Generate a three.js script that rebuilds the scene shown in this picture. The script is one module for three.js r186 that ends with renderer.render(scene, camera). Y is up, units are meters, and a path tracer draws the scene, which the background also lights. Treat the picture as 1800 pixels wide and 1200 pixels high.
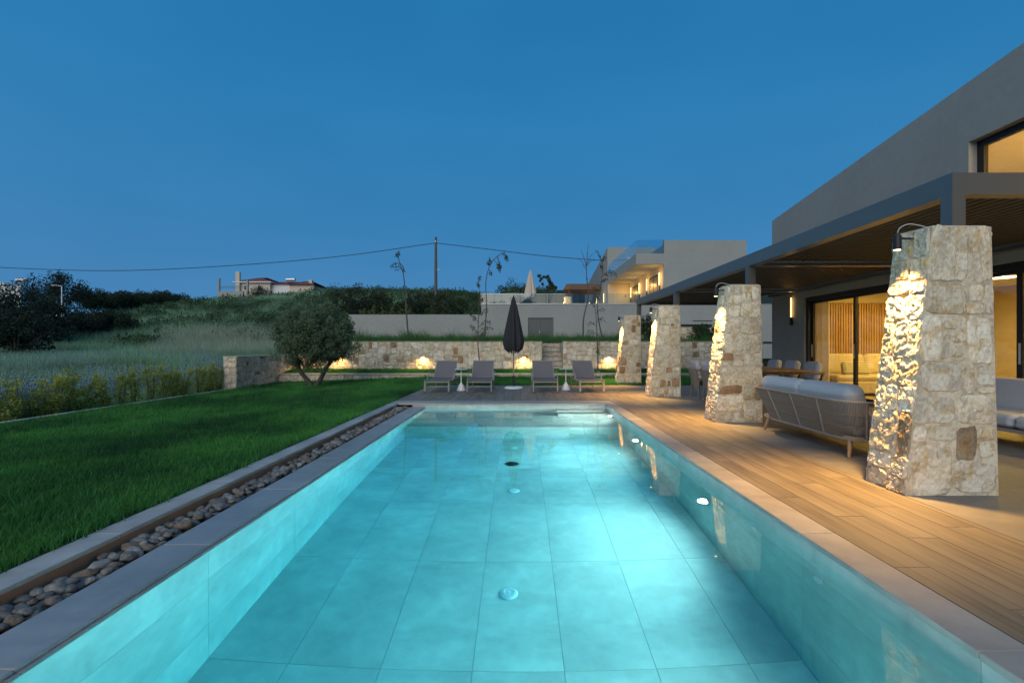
import * as THREE from 'three';
import { mergeGeometries, mergeVertices } from 'three/addons/utils/BufferGeometryUtils.js';
import { RoundedBoxGeometry } from 'three/addons/geometries/RoundedBoxGeometry.js';
import { ImprovedNoise } from 'three/addons/math/ImprovedNoise.js';
import { RectAreaLightUniformsLib } from 'three/addons/lights/RectAreaLightUniformsLib.js';

// ------------------------------------------------------------------ camera, sky, afterglow, exposure
// x to the right, y up, the pool runs away along -z; "d" below is the distance in front of the camera (z = -d)
const scene = new THREE.Scene();
const camera = new THREE.PerspectiveCamera(2 * Math.atan(600 / 840) * 180 / Math.PI, 1.5, 0.1, 3000);
camera.position.set(0, 1.2, 0);
camera.lookAt(0, 1.2, -10);
camera.setViewOffset(1800, 1200, -12, -9, 1800, 1200);   // shift lens: verticals stay vertical
const renderer = new THREE.WebGLRenderer();
renderer.toneMapping = THREE.LinearToneMapping;
renderer.toneMappingExposure = 1;
renderer.shadowMap.enabled = true;
RectAreaLightUniformsLib.init();
{
  const W = 512, H = 512, wisp = new ImprovedNoise(), data = new Float32Array(W * H * 4);
  const stops = [[-90, .03, .07, .12], [0, .076, .238, .475], [6, .064, .236, .487], [14, .042, .225, .485], [26, .026, .21, .468], [38, .019, .188, .43], [60, .017, .155, .37], [90, .016, .137, .325]];
  for (let r = 0; r < H; r++) {
    const el = (r + .5) / H * 180 - 90;
    let k = 0; while (k < stops.length - 2 && el > stops[k + 1][0]) k++;
    const a = stops[k], b = stops[k + 1], t = Math.min(1, Math.max(0, (el - a[0]) / (b[0] - a[0])));
    for (let c = 0; c < W; c++) { const o = (r * W + c) * 4; const th = c / W * Math.PI * 2, ex = Math.cos(el * Math.PI / 180), X = Math.cos(th) * ex, Z = Math.sin(th) * ex, Y = Math.sin(el * Math.PI / 180) * 4; let n = 0; for (let q = 0, f = 2.2, am = 1; q < 4; q++, f *= 2.1, am *= .5) n += am * wisp.noise(X * f + Y * .6, Y * f * .7, Z * f * 1.6); const w = el > 0 ? .05 * Math.max(-.4, Math.min(1, n)) : 0; for (let i = 0; i < 3; i++) data[o + i] = (a[i + 1] + (b[i + 1] - a[i + 1]) * t) * .955 * (1 + w * [2.6, 1.2, .9][i]); data[o + 3] = 1; }
  }
  const sky = new THREE.DataTexture(data, W, H, THREE.RGBAFormat, THREE.FloatType);
  sky.mapping = THREE.EquirectangularReflectionMapping; sky.magFilter = THREE.LinearFilter; sky.needsUpdate = true;
  scene.background = sky; scene.environment = sky;
}
{ // the sun is down: what is left of it is a wide, soft afterglow low behind the camera
  const sun = new THREE.DirectionalLight(new THREE.Color(1, .92, .79), 1.7);
  sun.name = 'afterglow'; sun.position.set(-22, 36, 52); sun.target.position.set(0, 0, -12); sun.castShadow = true; sun.shadow.radius = 110;
  Object.assign(sun.shadow.camera, { left: -60, right: 60, top: 40, bottom: -40, near: 1, far: 200 });
  scene.add(sun, sun.target);
}

// ------------------------------------------------------------------ helpers
let seed = 7;
const rnd = () => { seed = (seed + 0x6d2b79f5) | 0; let t = Math.imul(seed ^ (seed >>> 15), 1 | seed); t = (t + Math.imul(t ^ (t >>> 7), 61 | t)) ^ t; return ((t ^ (t >>> 14)) >>> 0) / 4294967296; };
const rr = (a, b) => a + (b - a) * rnd(), pick = (a) => a[Math.floor(rnd() * a.length) % a.length], reseed = (n) => { seed = n; };
const clamp = (x, a = 0, b = 1) => Math.min(b, Math.max(a, x)), lerp = (a, b, t) => a + (b - a) * t, sst = (a, b, x) => { const t = clamp((x - a) / (b - a)); return t * t * (3 - 2 * t); };
const V = (x, y, z) => new THREE.Vector3(x, y, z), D = (x, y, d) => new THREE.Vector3(x, y, -d);
const PN = new ImprovedNoise(), noise = (x, y, z) => PN.noise(x, y, z);
const fbm3 = (x, y, z, o = 4) => { let s = 0, a = 1, n = 0; for (let i = 0; i < o; i++) { s += a * noise(x, y, z); n += a; x *= 2.03; y *= 2.03; z *= 2.03; a *= .5; } return s / n; };
const rgb = (r, g, b) => new THREE.Color().setRGB(r, g, b);
const names = new Map();
const numbered = (n) => { const k = names.get(n) ?? 0; names.set(n, k + 1); return k ? `${n}_${String(k).padStart(3, '0')}` : n; };
const shade = (o) => { o.traverse((m) => { if (m.isMesh) { m.castShadow = true; m.receiveShadow = true; } }); return o; };
function tag(o, label, category, group) { o.userData.label = label; o.userData.category = category; if (group) o.userData.group = group; return o; }
function thing(name, label, category, pos = V(0, 0, 0), turn = 0, group) { const o = new THREE.Group(); o.name = numbered(name); o.position.copy(pos); o.rotation.y = turn; tag(o, label, category, group); scene.add(o); return o; }
function part(name, geo, mat, parent, x = 0, y = 0, z = 0) { const m = new THREE.Mesh(geo, mat); m.name = name; m.position.set(x, y, z); m.castShadow = m.receiveShadow = true; parent.add(m); return m; }
function struct(name, geo, mat) { const m = part(numbered(name), geo, mat, scene); m.userData.kind = 'structure'; return m; }
function structGroup(name) { const o = new THREE.Group(); o.name = numbered(name); o.userData.kind = 'structure'; scene.add(o); return o; }
const stuff = (o) => { o.userData.kind = 'stuff'; return o; };
function copy(o, label, pos, turn) { const c = o.clone(); c.name = numbered(o.name.replace(/_\d{3}$/, '')); c.userData = { ...o.userData, label }; if (pos) c.position.copy(pos); if (turn !== undefined) c.rotation.y = turn; scene.add(c); return c; }

// uv in metres: each face is mapped along its own plane
function uvm(g, ou = 0, ov = 0) {
  g = g.index ? g.toNonIndexed() : g;
  const p = g.attributes.position, uv = new Float32Array(p.count * 2), a = V(), b = V(), c = V();
  for (let i = 0; i < p.count; i += 3) {
    a.fromBufferAttribute(p, i); b.fromBufferAttribute(p, i + 1); c.fromBufferAttribute(p, i + 2);
    const n = b.clone().sub(a).cross(c.clone().sub(a)), ax = Math.abs(n.x), ay = Math.abs(n.y), az = Math.abs(n.z);
    [a, b, c].forEach((v, k) => { const [s, t] = ay >= ax && ay >= az ? [v.x, v.z] : ax >= az ? [v.y, v.z] : [v.x, v.y]; uv[(i + k) * 2] = s + ou; uv[(i + k) * 2 + 1] = t + ov; });
  }
  g.setAttribute('uv', new THREE.BufferAttribute(uv, 2));
  return g;
}
const box = (w, h, d, x = 0, y = 0, z = 0) => uvm(new THREE.BoxGeometry(w, h, d).translate(x, y, z), x * .37, z * .53);
const rbox = (w, h, d, r = .01, x = 0, y = 0, z = 0, s = 2) => uvm(new RoundedBoxGeometry(w, h, d, s, r).translate(x, y, z));
// box from limits: x0..x1, y0..y1, d0..d1
const lim = (x0, x1, y0, y1, d0, d1) => box(x1 - x0, y1 - y0, d1 - d0, (x0 + x1) / 2, (y0 + y1) / 2, -(d0 + d1) / 2);
const cyl = (r0, r1, h, x = 0, y = 0, z = 0, n = 16) => new THREE.CylinderGeometry(r1, r0, h, n).translate(x, y, z);
function join(list) { return mergeGeometries(list.map((g) => { g = g.index ? g.toNonIndexed() : g; const o = new THREE.BufferGeometry(); o.setAttribute('position', g.attributes.position); o.setAttribute('normal', g.attributes.normal); o.setAttribute('uv', g.attributes.uv ?? new THREE.BufferAttribute(new Float32Array(g.attributes.position.count * 2), 2)); return o; })); }
function bar(a, b, r0, r1 = r0, n = 8) { const d = b.clone().sub(a), g = new THREE.CylinderGeometry(r1, r0, d.length(), n); g.applyQuaternion(new THREE.Quaternion().setFromUnitVectors(V(0, 1, 0), d.normalize())); return g.translate((a.x + b.x) / 2, (a.y + b.y) / 2, (a.z + b.z) / 2); }
const tube = (pts, r, n = 40, k = 8) => new THREE.TubeGeometry(new THREE.CatmullRomCurve3(pts), n, r, k);
// a limb that tapers along a curve
function limb(pts, r0, r1, n = 14, k = 7) {
  const c = new THREE.CatmullRomCurve3(pts), g = new THREE.TubeGeometry(c, n, 1, k), p = g.attributes.position, ctr = V();
  for (let i = 0; i <= n; i++) { c.getPointAt(i / n, ctr); const r = lerp(r0, r1, i / n); for (let j = 0; j <= k; j++) { const q = i * (k + 1) + j, v = V().fromBufferAttribute(p, q).sub(ctr).multiplyScalar(r * (1 + .18 * noise(i * .9, j * 1.7, r0 * 90))).add(ctr); p.setXYZ(q, v.x, v.y, v.z); } }
  g.computeVertexNormals(); return g;
}

// ------------------------------------------------------------------ computed textures
function pnoise(px, py, s) { // tileable value noise on a px x py lattice
  const g = new Float32Array(px * py); let q = s * 9301 + 49297; for (let i = 0; i < g.length; i++) { q = (Math.imul(q, 1664525) + 1013904223) >>> 0; g[i] = q / 4294967296; }
  return (u, v) => { const x = u * px, y = v * py, x0 = Math.floor(x), y0 = Math.floor(y); let fx = x - x0, fy = y - y0; fx = fx * fx * (3 - 2 * fx); fy = fy * fy * (3 - 2 * fy); const at = (i, j) => g[((j % py + py) % py) * px + ((i % px + px) % px)]; return lerp(lerp(at(x0, y0), at(x0 + 1, y0), fx), lerp(at(x0, y0 + 1), at(x0 + 1, y0 + 1), fx), fy); };
}
function pfbm(px, py, oct, s) { const l = []; for (let i = 0; i < oct; i++) l.push(pnoise(px << i, py << i, s + i * 13)); return (u, v) => { let r = 0, a = 1, n = 0; for (const f of l) { r += a * f(u, v); n += a; a *= .55; } return r / n; }; }
function tex(size, metres, fn, colour = true) {
  const d = new Uint8Array(size * size * 4);
  for (let y = 0; y < size; y++) for (let x = 0; x < size; x++) { const c = fn(x / size, y / size), o = (y * size + x) * 4; for (let i = 0; i < 3; i++) d[o + i] = clamp(Array.isArray(c) ? c[i] : c) * 255; d[o + 3] = 255; }
  const t = new THREE.DataTexture(d, size, size); t.wrapS = t.wrapT = THREE.RepeatWrapping; t.magFilter = THREE.LinearFilter; if (colour) t.colorSpace = THREE.SRGBColorSpace;
  t.repeat.set(1 / metres, 1 / metres); t.needsUpdate = true; return t;
}
const T = {};
{
  const q1 = pfbm(5, 5, 2, 71), q2 = pfbm(9, 9, 2, 77), a = pfbm(4, 4, 5, 1), b = pfbm(3, 3, 4, 7), c = pfbm(24, 24, 4, 3), e = pfbm(2, 10, 5, 17), w1 = pfbm(48, 2, 4, 21), w2 = pfbm(10, 1, 3, 29), w3 = pfbm(3, 3, 3, 31), f1 = pfbm(64, 64, 3, 41), s1 = pfbm(6, 6, 5, 51), s2 = pfbm(30, 30, 4, 57), s3 = pfbm(9, 9, 4, 61);
  T.concrete = tex(512, 1.9, (u, v) => { const k = .77 + .22 * a(u, v) + .16 * (b(u, v) - .5) + .1 * (c(u, v) - .5) - .05 * sst(.52, .72, e(u, v)); return [k, k * .995, k * .975]; });
  T.wood = tex(512, 1.1, (u, v) => { const k = .72 + .2 * w1(u, v) + .24 * (w2(u, v) - .5) + .12 * (w3(u, v) - .5) - .1 * sst(.6, .75, w1(u + .37, v)); return [k, k * .965, k * .91]; });
  T.woodBump = tex(256, .8, (u, v) => w1(u, v), false);
  T.fine = tex(256, .35, (u, v) => f1(u, v), false);
  T.fineColour = tex(256, 2.3, (u, v) => { const k = .94 + .05 * (a(u, v) - .5) + .05 * (c(u, v) - .5); return [k, k, k * .99]; });
  T.stone = tex(512, .8, (u, v) => { const k = .95 + .28 * (s1(u, v) - .5) + .34 * (s2(u, v) - .5), h = sst(.55, .78, s3(u, v)) * .55; return [k * (1 - .12 * h), k * (.965 - .2 * h), k * (.905 - .34 * h)]; });
  T.stoneBump = tex(512, .6, (u, v) => clamp(.2 + .55 * s2(u, v) + .35 * s1(u, v) - .5 * sst(.58, .7, s3(u, v))), false);
  T.pebble = tex(256, .25, (u, v) => { const k = .72 + .4 * (s1(u, v) - .5) + .26 * (e(u, v) - .5); return [k, k * .97, k * .93]; });
  T.fabric = tex(256, .12, (u, v) => { const k = .86 + .14 * Math.sin(u * Math.PI * 64) * Math.sin(v * Math.PI * 64) + .12 * (f1(u, v) - .5); return k; });
  T.lawn = tex(512, 3.2, (u, v) => { const k = .55 + .5 * (a(u, v) - .2) + .5 * (f1(u, v) - .5); return [k * .9, k, k * .8]; });
  T.water = tex(512, 3.4, (u, v) => .5 * pw(u, v) + .5 * pw2(u, v), false);
  function pw(u, v) { return q1(u, v); } function pw2(u, v) { return q2(u, v); }
  T.bark = tex(256, .3, (u, v) => { const k = .6 + .5 * (w1(u, v) - .5) + .3 * (s2(u, v) - .5); return k; });
  T.zigzag = tex(128, .2, (u, v) => { const q = (v * 4 + Math.abs(((u * 4) % 1) - .5)) % 1; return q < .45 ? [.93, .9, .8] : q < .75 ? [.12, .2, .24] : [.5, .52, .3]; });
}
const std = (color, roughness = .8, o = {}) => new THREE.MeshStandardMaterial({ color, roughness, ...o });
const phys = (color, roughness, o = {}) => new THREE.MeshPhysicalMaterial({ color, roughness, ...o });
const M = {
  plaster: std(rgb(.425, .405, .37), .92, { map: T.fineColour, bumpMap: T.fine, bumpScale: .0012 }),
  plasterHill: std(rgb(.385, .39, .365), .92, { map: T.fineColour, bumpMap: T.fine, bumpScale: .0012 }),
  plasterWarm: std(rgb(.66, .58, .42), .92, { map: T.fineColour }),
  white: std(rgb(.78, .76, .72), .85), far: std(rgb(.72, .72, .7), .9), cream: std(rgb(.62, .54, .42), .9),
  alu: phys(rgb(.17, .168, .162), .32, { metalness: .45, bumpMap: T.fine, bumpScale: .0004 }),
  aluDark: std(rgb(.028, .028, .03), .45, { metalness: .3 }), louvre: std(rgb(.028, .025, .022), .6),
  black: std(rgb(.016, .016, .017), .5), glass: phys(rgb(1, 1, 1), .02, { transmission: 1, thickness: 0, ior: 1.5 }),
  guard: phys(rgb(.82, .9, .93), .02, { transmission: 1, thickness: 0, ior: 1.5 }),
  mortar: std(rgb(.68, .63, .545), .95, { map: T.stone, bumpMap: T.stoneBump, bumpScale: .006 }),
  mortarGrey: std(rgb(.56, .52, .45), .95, { map: T.stone, bumpMap: T.stoneBump, bumpScale: .008 }),
  basin: std(rgb(.36, .38, .37), .9), soil: std(rgb(.05, .04, .03), 1), lawn: std(rgb(.028, .07, .016), 1, { map: T.lawn }),
  rope: std(rgb(.22, .185, .15), .85), teak: std(rgb(.4, .25, .13), .55, { map: T.wood, bumpMap: T.woodBump, bumpScale: .0008 }), teakPale: std(rgb(.46, .34, .22), .55, { map: T.wood }),
  cushion: std(rgb(.66, .66, .68), .95, { map: T.fabric, bumpMap: T.fabric, bumpScale: .0006 }), cushionCream: std(rgb(.66, .58, .45), .95, { map: T.fabric }), zigzag: std(rgb(.9, .9, .9), .95, { map: T.zigzag }),
  sling: std(rgb(.22, .2, .205), .8, { map: T.fabric }), taupe: std(rgb(.36, .31, .27), .45, { metalness: .2 }), tulip: std(rgb(.78, .78, .77), .4),
  canopy: std(rgb(.035, .036, .042), .9, { map: T.fabric }), canopyCream: std(rgb(.6, .5, .4), .9),
  bark: std(rgb(.27, .23, .19), .95, { map: T.bark, bumpMap: T.bark, bumpScale: .006 }), twig: std(rgb(.12, .1, .08), .95),
  roofTile: std(rgb(.26, .06, .04), .85), steel: std(rgb(.6, .62, .63), .35, { metalness: .6 }), fixture: std(rgb(.7, .72, .72), .4),
  curtain: phys(rgb(.62, .55, .46), 1, { transmission: .3, thickness: 0 }), slat: std(rgb(.66, .44, .22), .5, { map: T.wood }), floorIn: std(rgb(.42, .36, .3), .35, { map: T.concrete }),
};
const glow = (r, g, b, k) => std(rgb(.9, .85, .75), .5, { emissive: rgb(r, g, b), emissiveIntensity: k });
M.lampWarm = glow(1, .68, .3, 7); M.lampStrip = glow(1, .6, .2, 3.2); M.lampPool = glow(.95, 1, .95, 26); M.lampRoom = glow(1, .78, .42, 6);
const leafMat = (r, g, b) => phys(rgb(r, g, b), 1, { transmission: .32, thickness: 0, specularIntensity: .3 });
const WARM = new THREE.Color(1, .55, .15), ROOM = new THREE.Color(1, .61, .095);
function spot(name, parent, from, to, cd, angle, color = WARM, pen = 1, soft = 1) { const l = new THREE.SpotLight(color, cd, 0, angle, pen, 2); l.name = name; l.position.copy(from); l.target.position.copy(to); l.castShadow = true; l.shadow.radius = soft; parent.add(l, l.target); return l; }
function point(name, parent, at, cd, color = WARM, soft = 2) { const l = new THREE.PointLight(color, cd); l.name = name; l.position.copy(at); l.castShadow = true; l.shadow.radius = soft; parent.add(l); return l; }

// ------------------------------------------------------------------ levels of the ground
const RIDGE = (x) => 9.6 * sst(-60, -40, x) * (.86 + .14 * sst(-36, -26, x)) * (1 - .28 * sst(-14, 8, x));
function H(x, d) { // field on the left, hill behind
  let y = -.35 + .045 * Math.max(0, d - 13) + .03 * Math.max(0, d - 26) + .25 * noise(x * .09, d * .09, 3.1) * sst(14, 30, d);
  const hill = RIDGE(x) * sst(33, 68, d) + .5 * noise(x * .12, d * .13, 8.4) * sst(36, 50, d);
  y = Math.min(y, 3.2) + hill * (.5 + .07 * sst(-40, -24, x));
  if (x > -10.2 && d > 26) y = lerp(y, 2.6 + .03 * (d - 28) + hill * .5, sst(-10.2, -6, x) * sst(26, 28.2, d));
  if (x > -2.4 && d > 28) y = lerp(y, d < 46 ? 3.6 : 3.6 + .27 * Math.min(d - 46, 20), sst(-2.4, -1.6, x));
  return y;
}
const LY = (x, d) => { const t = clamp((-2.75 - x) / 6.05); return -.15 * t + .08 * clamp((d - 14.8) / 2.7) * (1 - t); };
function sheet(xs, ds, f, name, mat, sc = 1) {
  const p = [], uv = [], ix = []; const n = xs.length;
  ds.forEach((d) => xs.forEach((x) => { p.push(x, f(x, d), -d); uv.push(x * sc, d * sc); }));
  for (let j = 0; j < ds.length - 1; j++) for (let i = 0; i < n - 1; i++) { const a = j * n + i; ix.push(a, a + 1, a + n, a + 1, a + n + 1, a + n); }
  const g = new THREE.BufferGeometry(); g.setAttribute('position', new THREE.Float32BufferAttribute(p, 3)); g.setAttribute('uv', new THREE.Float32BufferAttribute(uv, 2)); g.setIndex(ix); g.computeVertexNormals();
  return g;
}
const range = (a, b, n) => Array.from({ length: n + 1 }, (_, i) => a + (b - a) * i / n);
{
  const xs = [-1500, -600, -300, -180, ...range(-120, -10, 55), -9.4, -8.9, -8.86, ...range(-8, 24, 16), 40, 100, 300, 1500];
  const ds = [-900, -60, -20, ...range(-4, 28, 16), 28.25, ...range(30, 110, 40), 180, 400, 900, 2600];
  struct('ground', sheet(xs, ds, (x, d) => (x > -8.88 && x < 60 && d < 28.2 && d > -30 ? -3.2 : d < -5 || x > 60 ? -.6 : H(x, Math.min(d, 120))), 'ground', null), std(rgb(.045, .055, .028), 1, { map: T.lawn }));
}
// ------------------------------------------------------------------ pool
const PX0 = -2.0, PX1 = 1.825, PD0 = .3, PD1 = 10.1, WATER = -.097, FLOOR = -1.575, SHELF = -.68, SHELFD = 8.34;
const tileMats = [[.68, .69, .655], [.665, .675, .64], [.7, .705, .665], [.655, .67, .64]].map((c) => std(rgb(...c), .55, { map: T.concrete }));
const pool = thing('swimming_pool', 'long rectangular swimming pool lined with large pale tiles, lit under water', 'pool');
const joints = [PD0, .695, 1.885, 3.075, 4.265, 5.455, 6.645, 7.835];
const colJ = [PX0, -1.485, -.892, -.299, .294, .887, 1.48, PX1];
{
  part('basin', join([lim(PX0 - .25, PX1 + .2, -2, FLOOR - .012, PD0 - .2, PD1 + .2), lim(PX0 - .25, PX0 - .012, -2, -.106, PD0, PD1), lim(PX1 + .012, PX1 + .2, -2, -.034, PD0, PD1),
    lim(PX0 - .25, PX1 + .2, -2, -.034, PD1 + .012, PD1 + .25), lim(PX0 - .25, PX1 + .2, -2, -.034, PD0 - .3, PD0 - .012), lim(PX0, PX1, FLOOR, SHELF - .012, SHELFD + .012, PD1)]), M.basin, pool);
  const G = .0015;
  const tile = (x0, x1, y0, y1, d0, d1, par = pool) => { const g = uvm(new THREE.BoxGeometry(x1 - x0, y1 - y0, d1 - d0), rr(0, 9), rr(0, 9)); return part('tile', g, pick(tileMats), par, (x0 + x1) / 2, (y0 + y1) / 2, -(d0 + d1) / 2); };
  reseed(11);
  const floorJ = [...joints, SHELFD + .012];
  for (let j = 0; j < floorJ.length - 1; j++) for (let i = 0; i < colJ.length - 1; i++) tile(colJ[i] + G, colJ[i + 1] - G, FLOOR - .012, FLOOR, floorJ[j] + G, floorJ[j + 1] - G);
  for (const [d0, d1] of [[SHELFD, 9.02], [9.02, PD1]]) for (let i = 0; i < colJ.length - 1; i++) tile(colJ[i] + G, colJ[i + 1] - G, SHELF - .012, SHELF, d0 + G, d1 - G);
  for (const [y0, y1] of [[FLOOR, -1.2], [-1.2, SHELF - .012]]) for (let i = 0; i < 7; i++) tile(colJ[i] + G, colJ[i + 1] - G, y0 + G, y1 - G, SHELFD, SHELFD + .012);
  const wallJ = [...joints, 9.02, PD1];
  for (const [y0, y1] of [[FLOOR, -1.2], [-1.2, -.6], [-.6, -.035]]) for (let j = 0; j < wallJ.length - 1; j++) {
    tile(PX1, PX1 + .012, y0 + G, y1 - G, wallJ[j] + G, wallJ[j + 1] - G);
    tile(PX0 - .012, PX0, y0 + G, Math.min(y1, -.107) - G, wallJ[j] + G, wallJ[j + 1] - G);
  }
  for (let i = 0; i < 7; i += 1) for (const [y0, y1] of [[SHELF, -.035]]) { tile(colJ[i] + G, colJ[i + 1] - G, y0 + G, y1 - G, PD1, PD1 + .012); tile(colJ[i] + G, colJ[i + 1] - G, FLOOR, y1 - G, PD0 - .012, PD0); }
  // entry steps in the far right corner
  part('step', lim(.78, PX1 - .002, SHELF + .001, -.42, 9.58, PD1 - .002), tileMats[2], pool); part('step', lim(.782, PX1 - .003, -.419, -.25, 9.84, PD1 - .003), tileMats[0], pool);
  // floor inlets, main drain, wall inlets, lamps
  const disc = (name, r, mat, x, y, d, wall) => { const g = join([cyl(r, r * .86, .014, 0, .007, 0, 24), new THREE.TorusGeometry(r * .62, r * .06, 6, 20).rotateX(Math.PI / 2).translate(0, .015, 0), cyl(r * .16, r * .12, .012, 0, .018, 0, 12), ...range(0, 6.28, 9).slice(1).map((a) => cyl(r * .07, r * .07, .006, Math.cos(a) * r * .4, .016, Math.sin(a) * r * .4, 6))]); if (wall) g.rotateZ(Math.PI / 2); return part(name, g, mat, pool, x, y, -d); };
  disc('floor_inlet', .072, M.fixture, -.078, FLOOR, 3.83); disc('floor_inlet', .072, M.fixture, -.06, FLOOR, 5.83); disc('floor_inlet', .072, M.fixture, -.08, FLOOR, 7.72); disc('floor_inlet', .072, M.fixture, -.09, SHELF, 9.45);
  disc('main_drain', .105, M.black, -.1, FLOOR, 6.86);
  for (const d of [2.9, 3.69, 5.25, 6.13]) disc('wall_inlet', .04, M.fixture, PX1, WATER - .3, d, true);
  for (const [d, dep] of [[1.98, .6], [4.62, .63], [7.27, .63], [9.3, .34]]) {
    const rim = part('pool_lamp', new THREE.TorusGeometry(.05, .009, 8, 28).rotateY(Math.PI / 2), M.steel, pool, PX1 - .008, WATER - dep, -d);
    part('lamp_lens', cyl(.042, .036, .018, 0, 0, 0, 24).rotateZ(Math.PI / 2), M.lampPool, rim);
    spot('pool_lamp_light', pool, D(PX1 - .05, WATER - dep, d), D(PX1 - 3, WATER - dep - .12, d), d > 9 ? 19 : 23, 1.5, new THREE.Color(1, .98, .9), .75, 2);
    const a = new THREE.RectAreaLight(new THREE.Color(1, .98, .88), d > 9 ? 520 : 720, .075, .075); a.name = 'pool_lamp_glow'; a.position.copy(D(PX1 - .03, WATER - dep, d)); a.lookAt(PX1 - 3, WATER - dep - .5, -d); pool.add(a);
  }
}
{ // the water itself: a closed body whose sides sit inside the tiles
  const g = new THREE.BoxGeometry(PX1 - PX0 + .012, WATER - FLOOR + .006, PD1 - PD0 + .012).translate((PX0 + PX1) / 2, (WATER + FLOOR - .006) / 2, -(PD0 + PD1) / 2);
  struct('water', uvm(g), phys(rgb(1, 1, 1), .024, { transmission: 1, thickness: 1.5, ior: 1.333, attenuationColor: rgb(.27, .775, .915), attenuationDistance: 3, bumpMap: T.water, bumpScale: .0006 }));
}
// ------------------------------------------------------------------ copings, kerb, pebble channel
const copingMats = [[.5, .46, .42], [.48, .44, .405], [.52, .48, .44]].map((c) => std(rgb(...c), .6, { map: T.concrete, bumpMap: T.fine, bumpScale: .0006 }));
const weirMats = [[.42, .41, .4], [.4, .39, .385], [.435, .425, .415]].map((c) => phys(rgb(...c), .32, { map: T.concrete, bumpMap: T.fine, bumpScale: .0005, clearcoat: .22, clearcoatRoughness: .15 }));
const kerbMats = [[.52, .51, .5], [.55, .535, .525], [.5, .49, .485]].map((c) => std(rgb(...c), .6, { map: T.concrete, bumpMap: T.fine, bumpScale: .0006 }));
const cop = structGroup('pool_coping');
{
  reseed(21);
  const slab = (name, par, mats, x0, x1, y0, y1, d0, d1, r = .006) => part(name, uvm(new RoundedBoxGeometry(x1 - x0, y1 - y0, d1 - d0, 2, r), rr(0, 9), rr(0, 9)), pick(mats), par, (x0 + x1) / 2, (y0 + y1) / 2, -(d0 + d1) / 2);
  const js = [-3, -1.685, -.495, ...joints.slice(1), 9.02, 10.1];
  for (let j = 0; j < js.length - 1; j++) {
    slab('coping_stone', cop, copingMats, PX1 - .012, 2.04, -.034, 0, js[j] + .0015, js[j + 1] - .0015);
    slab('overflow_stone', cop, weirMats, PX0 - .3, PX0 + .012, -.105, -.072, js[j] + .0006, js[j + 1] - .0006, .012);
  }
  for (let j = 0; j < js.length - 1; j++) slab('overflow_lip', cop, weirMats, PX0 + .0125, PX0 + .034, -.107, -.087, js[j] + .0015, Math.min(js[j + 1], 10.09) - .0015, .006);
  for (let i = 0; i < 5; i++) { const x0 = -2.75 + i * .958, x1 = x0 + .958; slab('coping_stone', cop, copingMats, x0 + .0015, x1 - .0015, -.034, 0, PD1 - .012 + .015, 10.58); }
  const kerb = structGroup('lawn_kerb');
  for (let j = 0; j < js.length - 1; j++) slab('kerb_stone', kerb, kerbMats, -2.75, -2.56, -.03, 0, js[j] + .0015, js[j + 1] - .0015);
  part('kerb_wall', lim(-2.748, -2.568, -.3, -.031, -3, 10.1), std(rgb(.5, .31, .2), .8, { map: T.concrete }), kerb);
  // river stones in the overflow channel
  const ch = structGroup('pebble_channel');
  part('channel_bed', lim(-2.567, PX0 - .301, -.35, -.13, -3, 10.08), M.soil, ch);
  const base = [];
  for (let k = 0; k < 9; k++) { const g = mergeVertices(new THREE.IcosahedronGeometry(1, 3).deleteAttribute('uv').deleteAttribute('normal')), p = g.attributes.position; for (let i = 0; i < p.count; i++) { const v = V().fromBufferAttribute(p, i), f = 1 + .26 * noise(v.x * 1.1 + k * 7, v.y * 1.1, v.z * 1.1) + .07 * noise(v.x * 3, v.y * 3 + k, v.z * 3); v.multiplyScalar(f); p.setXYZ(i, v.x, v.y, v.z); } g.computeVertexNormals(); const n = g.attributes.normal, gg = g.toNonIndexed(); base.push(uvm(gg, k * .3)); }
  base.forEach((g) => { const p = g.attributes.position, uv = g.attributes.uv; for (let i = 0; i < uv.count; i++) uv.setXY(i, uv.getX(i) * .1, uv.getY(i) * .1); });
  const pm = [[.37, .365, .36], [.43, .415, .39], [.52, .51, .495], [.25, .26, .275], [.4, .31, .24], [.36, .32, .29], [.4, .42, .44], [.62, .61, .59]].map((c) => std(rgb(...c), .62, { map: T.pebble, bumpMap: T.pebble, bumpScale: .003 }));
  const placed = []; let far = [];
  for (let layer = 0; layer < 2; layer++) for (let t = 0; t < 2600; t++) {
    const s = rr(.024, .058) * (rnd() < .12 ? 1.4 : 1), d = Math.pow(rnd(), 1.25) * 9.0 + 1.1, x = rr(-2.545 + s * .7, -2.33 - s * .7);
    if (placed.some((q) => q.layer === layer && Math.hypot(q.x - x, q.d - d) < (q.s + s) * .78)) continue;
    placed.push({ x, d, s, layer });
  }
  placed.sort((a, b) => a.d - b.d);
  placed.forEach((q, i) => {
    const sc = V(q.s * rr(.85, 1.3), q.s * rr(.5, .75), q.s * rr(.8, 1.1)), y = -.125 + (q.layer ? .045 : .01) + rr(-.006, .012);
    const rot = new THREE.Euler(rr(-.35, .35), rr(0, 6.28), rr(-.35, .35));
    if (i < 290) { const m = part('pebble', pick(base), pick(pm), ch, q.x, y, -q.d); m.scale.copy(sc); m.rotation.copy(rot); }
    else { const g = pick(base).clone(); g.applyMatrix4(new THREE.Matrix4().compose(V(q.x, y, -q.d), new THREE.Quaternion().setFromEuler(rot), sc)); far.push([g, Math.floor(rnd() * 4)]); }
  });
  for (let k = 0; k < 4; k++) { const l = far.filter((f) => f[1] === k).map((f) => f[0]); if (l.length) stuff(part('small_pebbles', join(l), pm[k + 1], ch)); }
}
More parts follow.
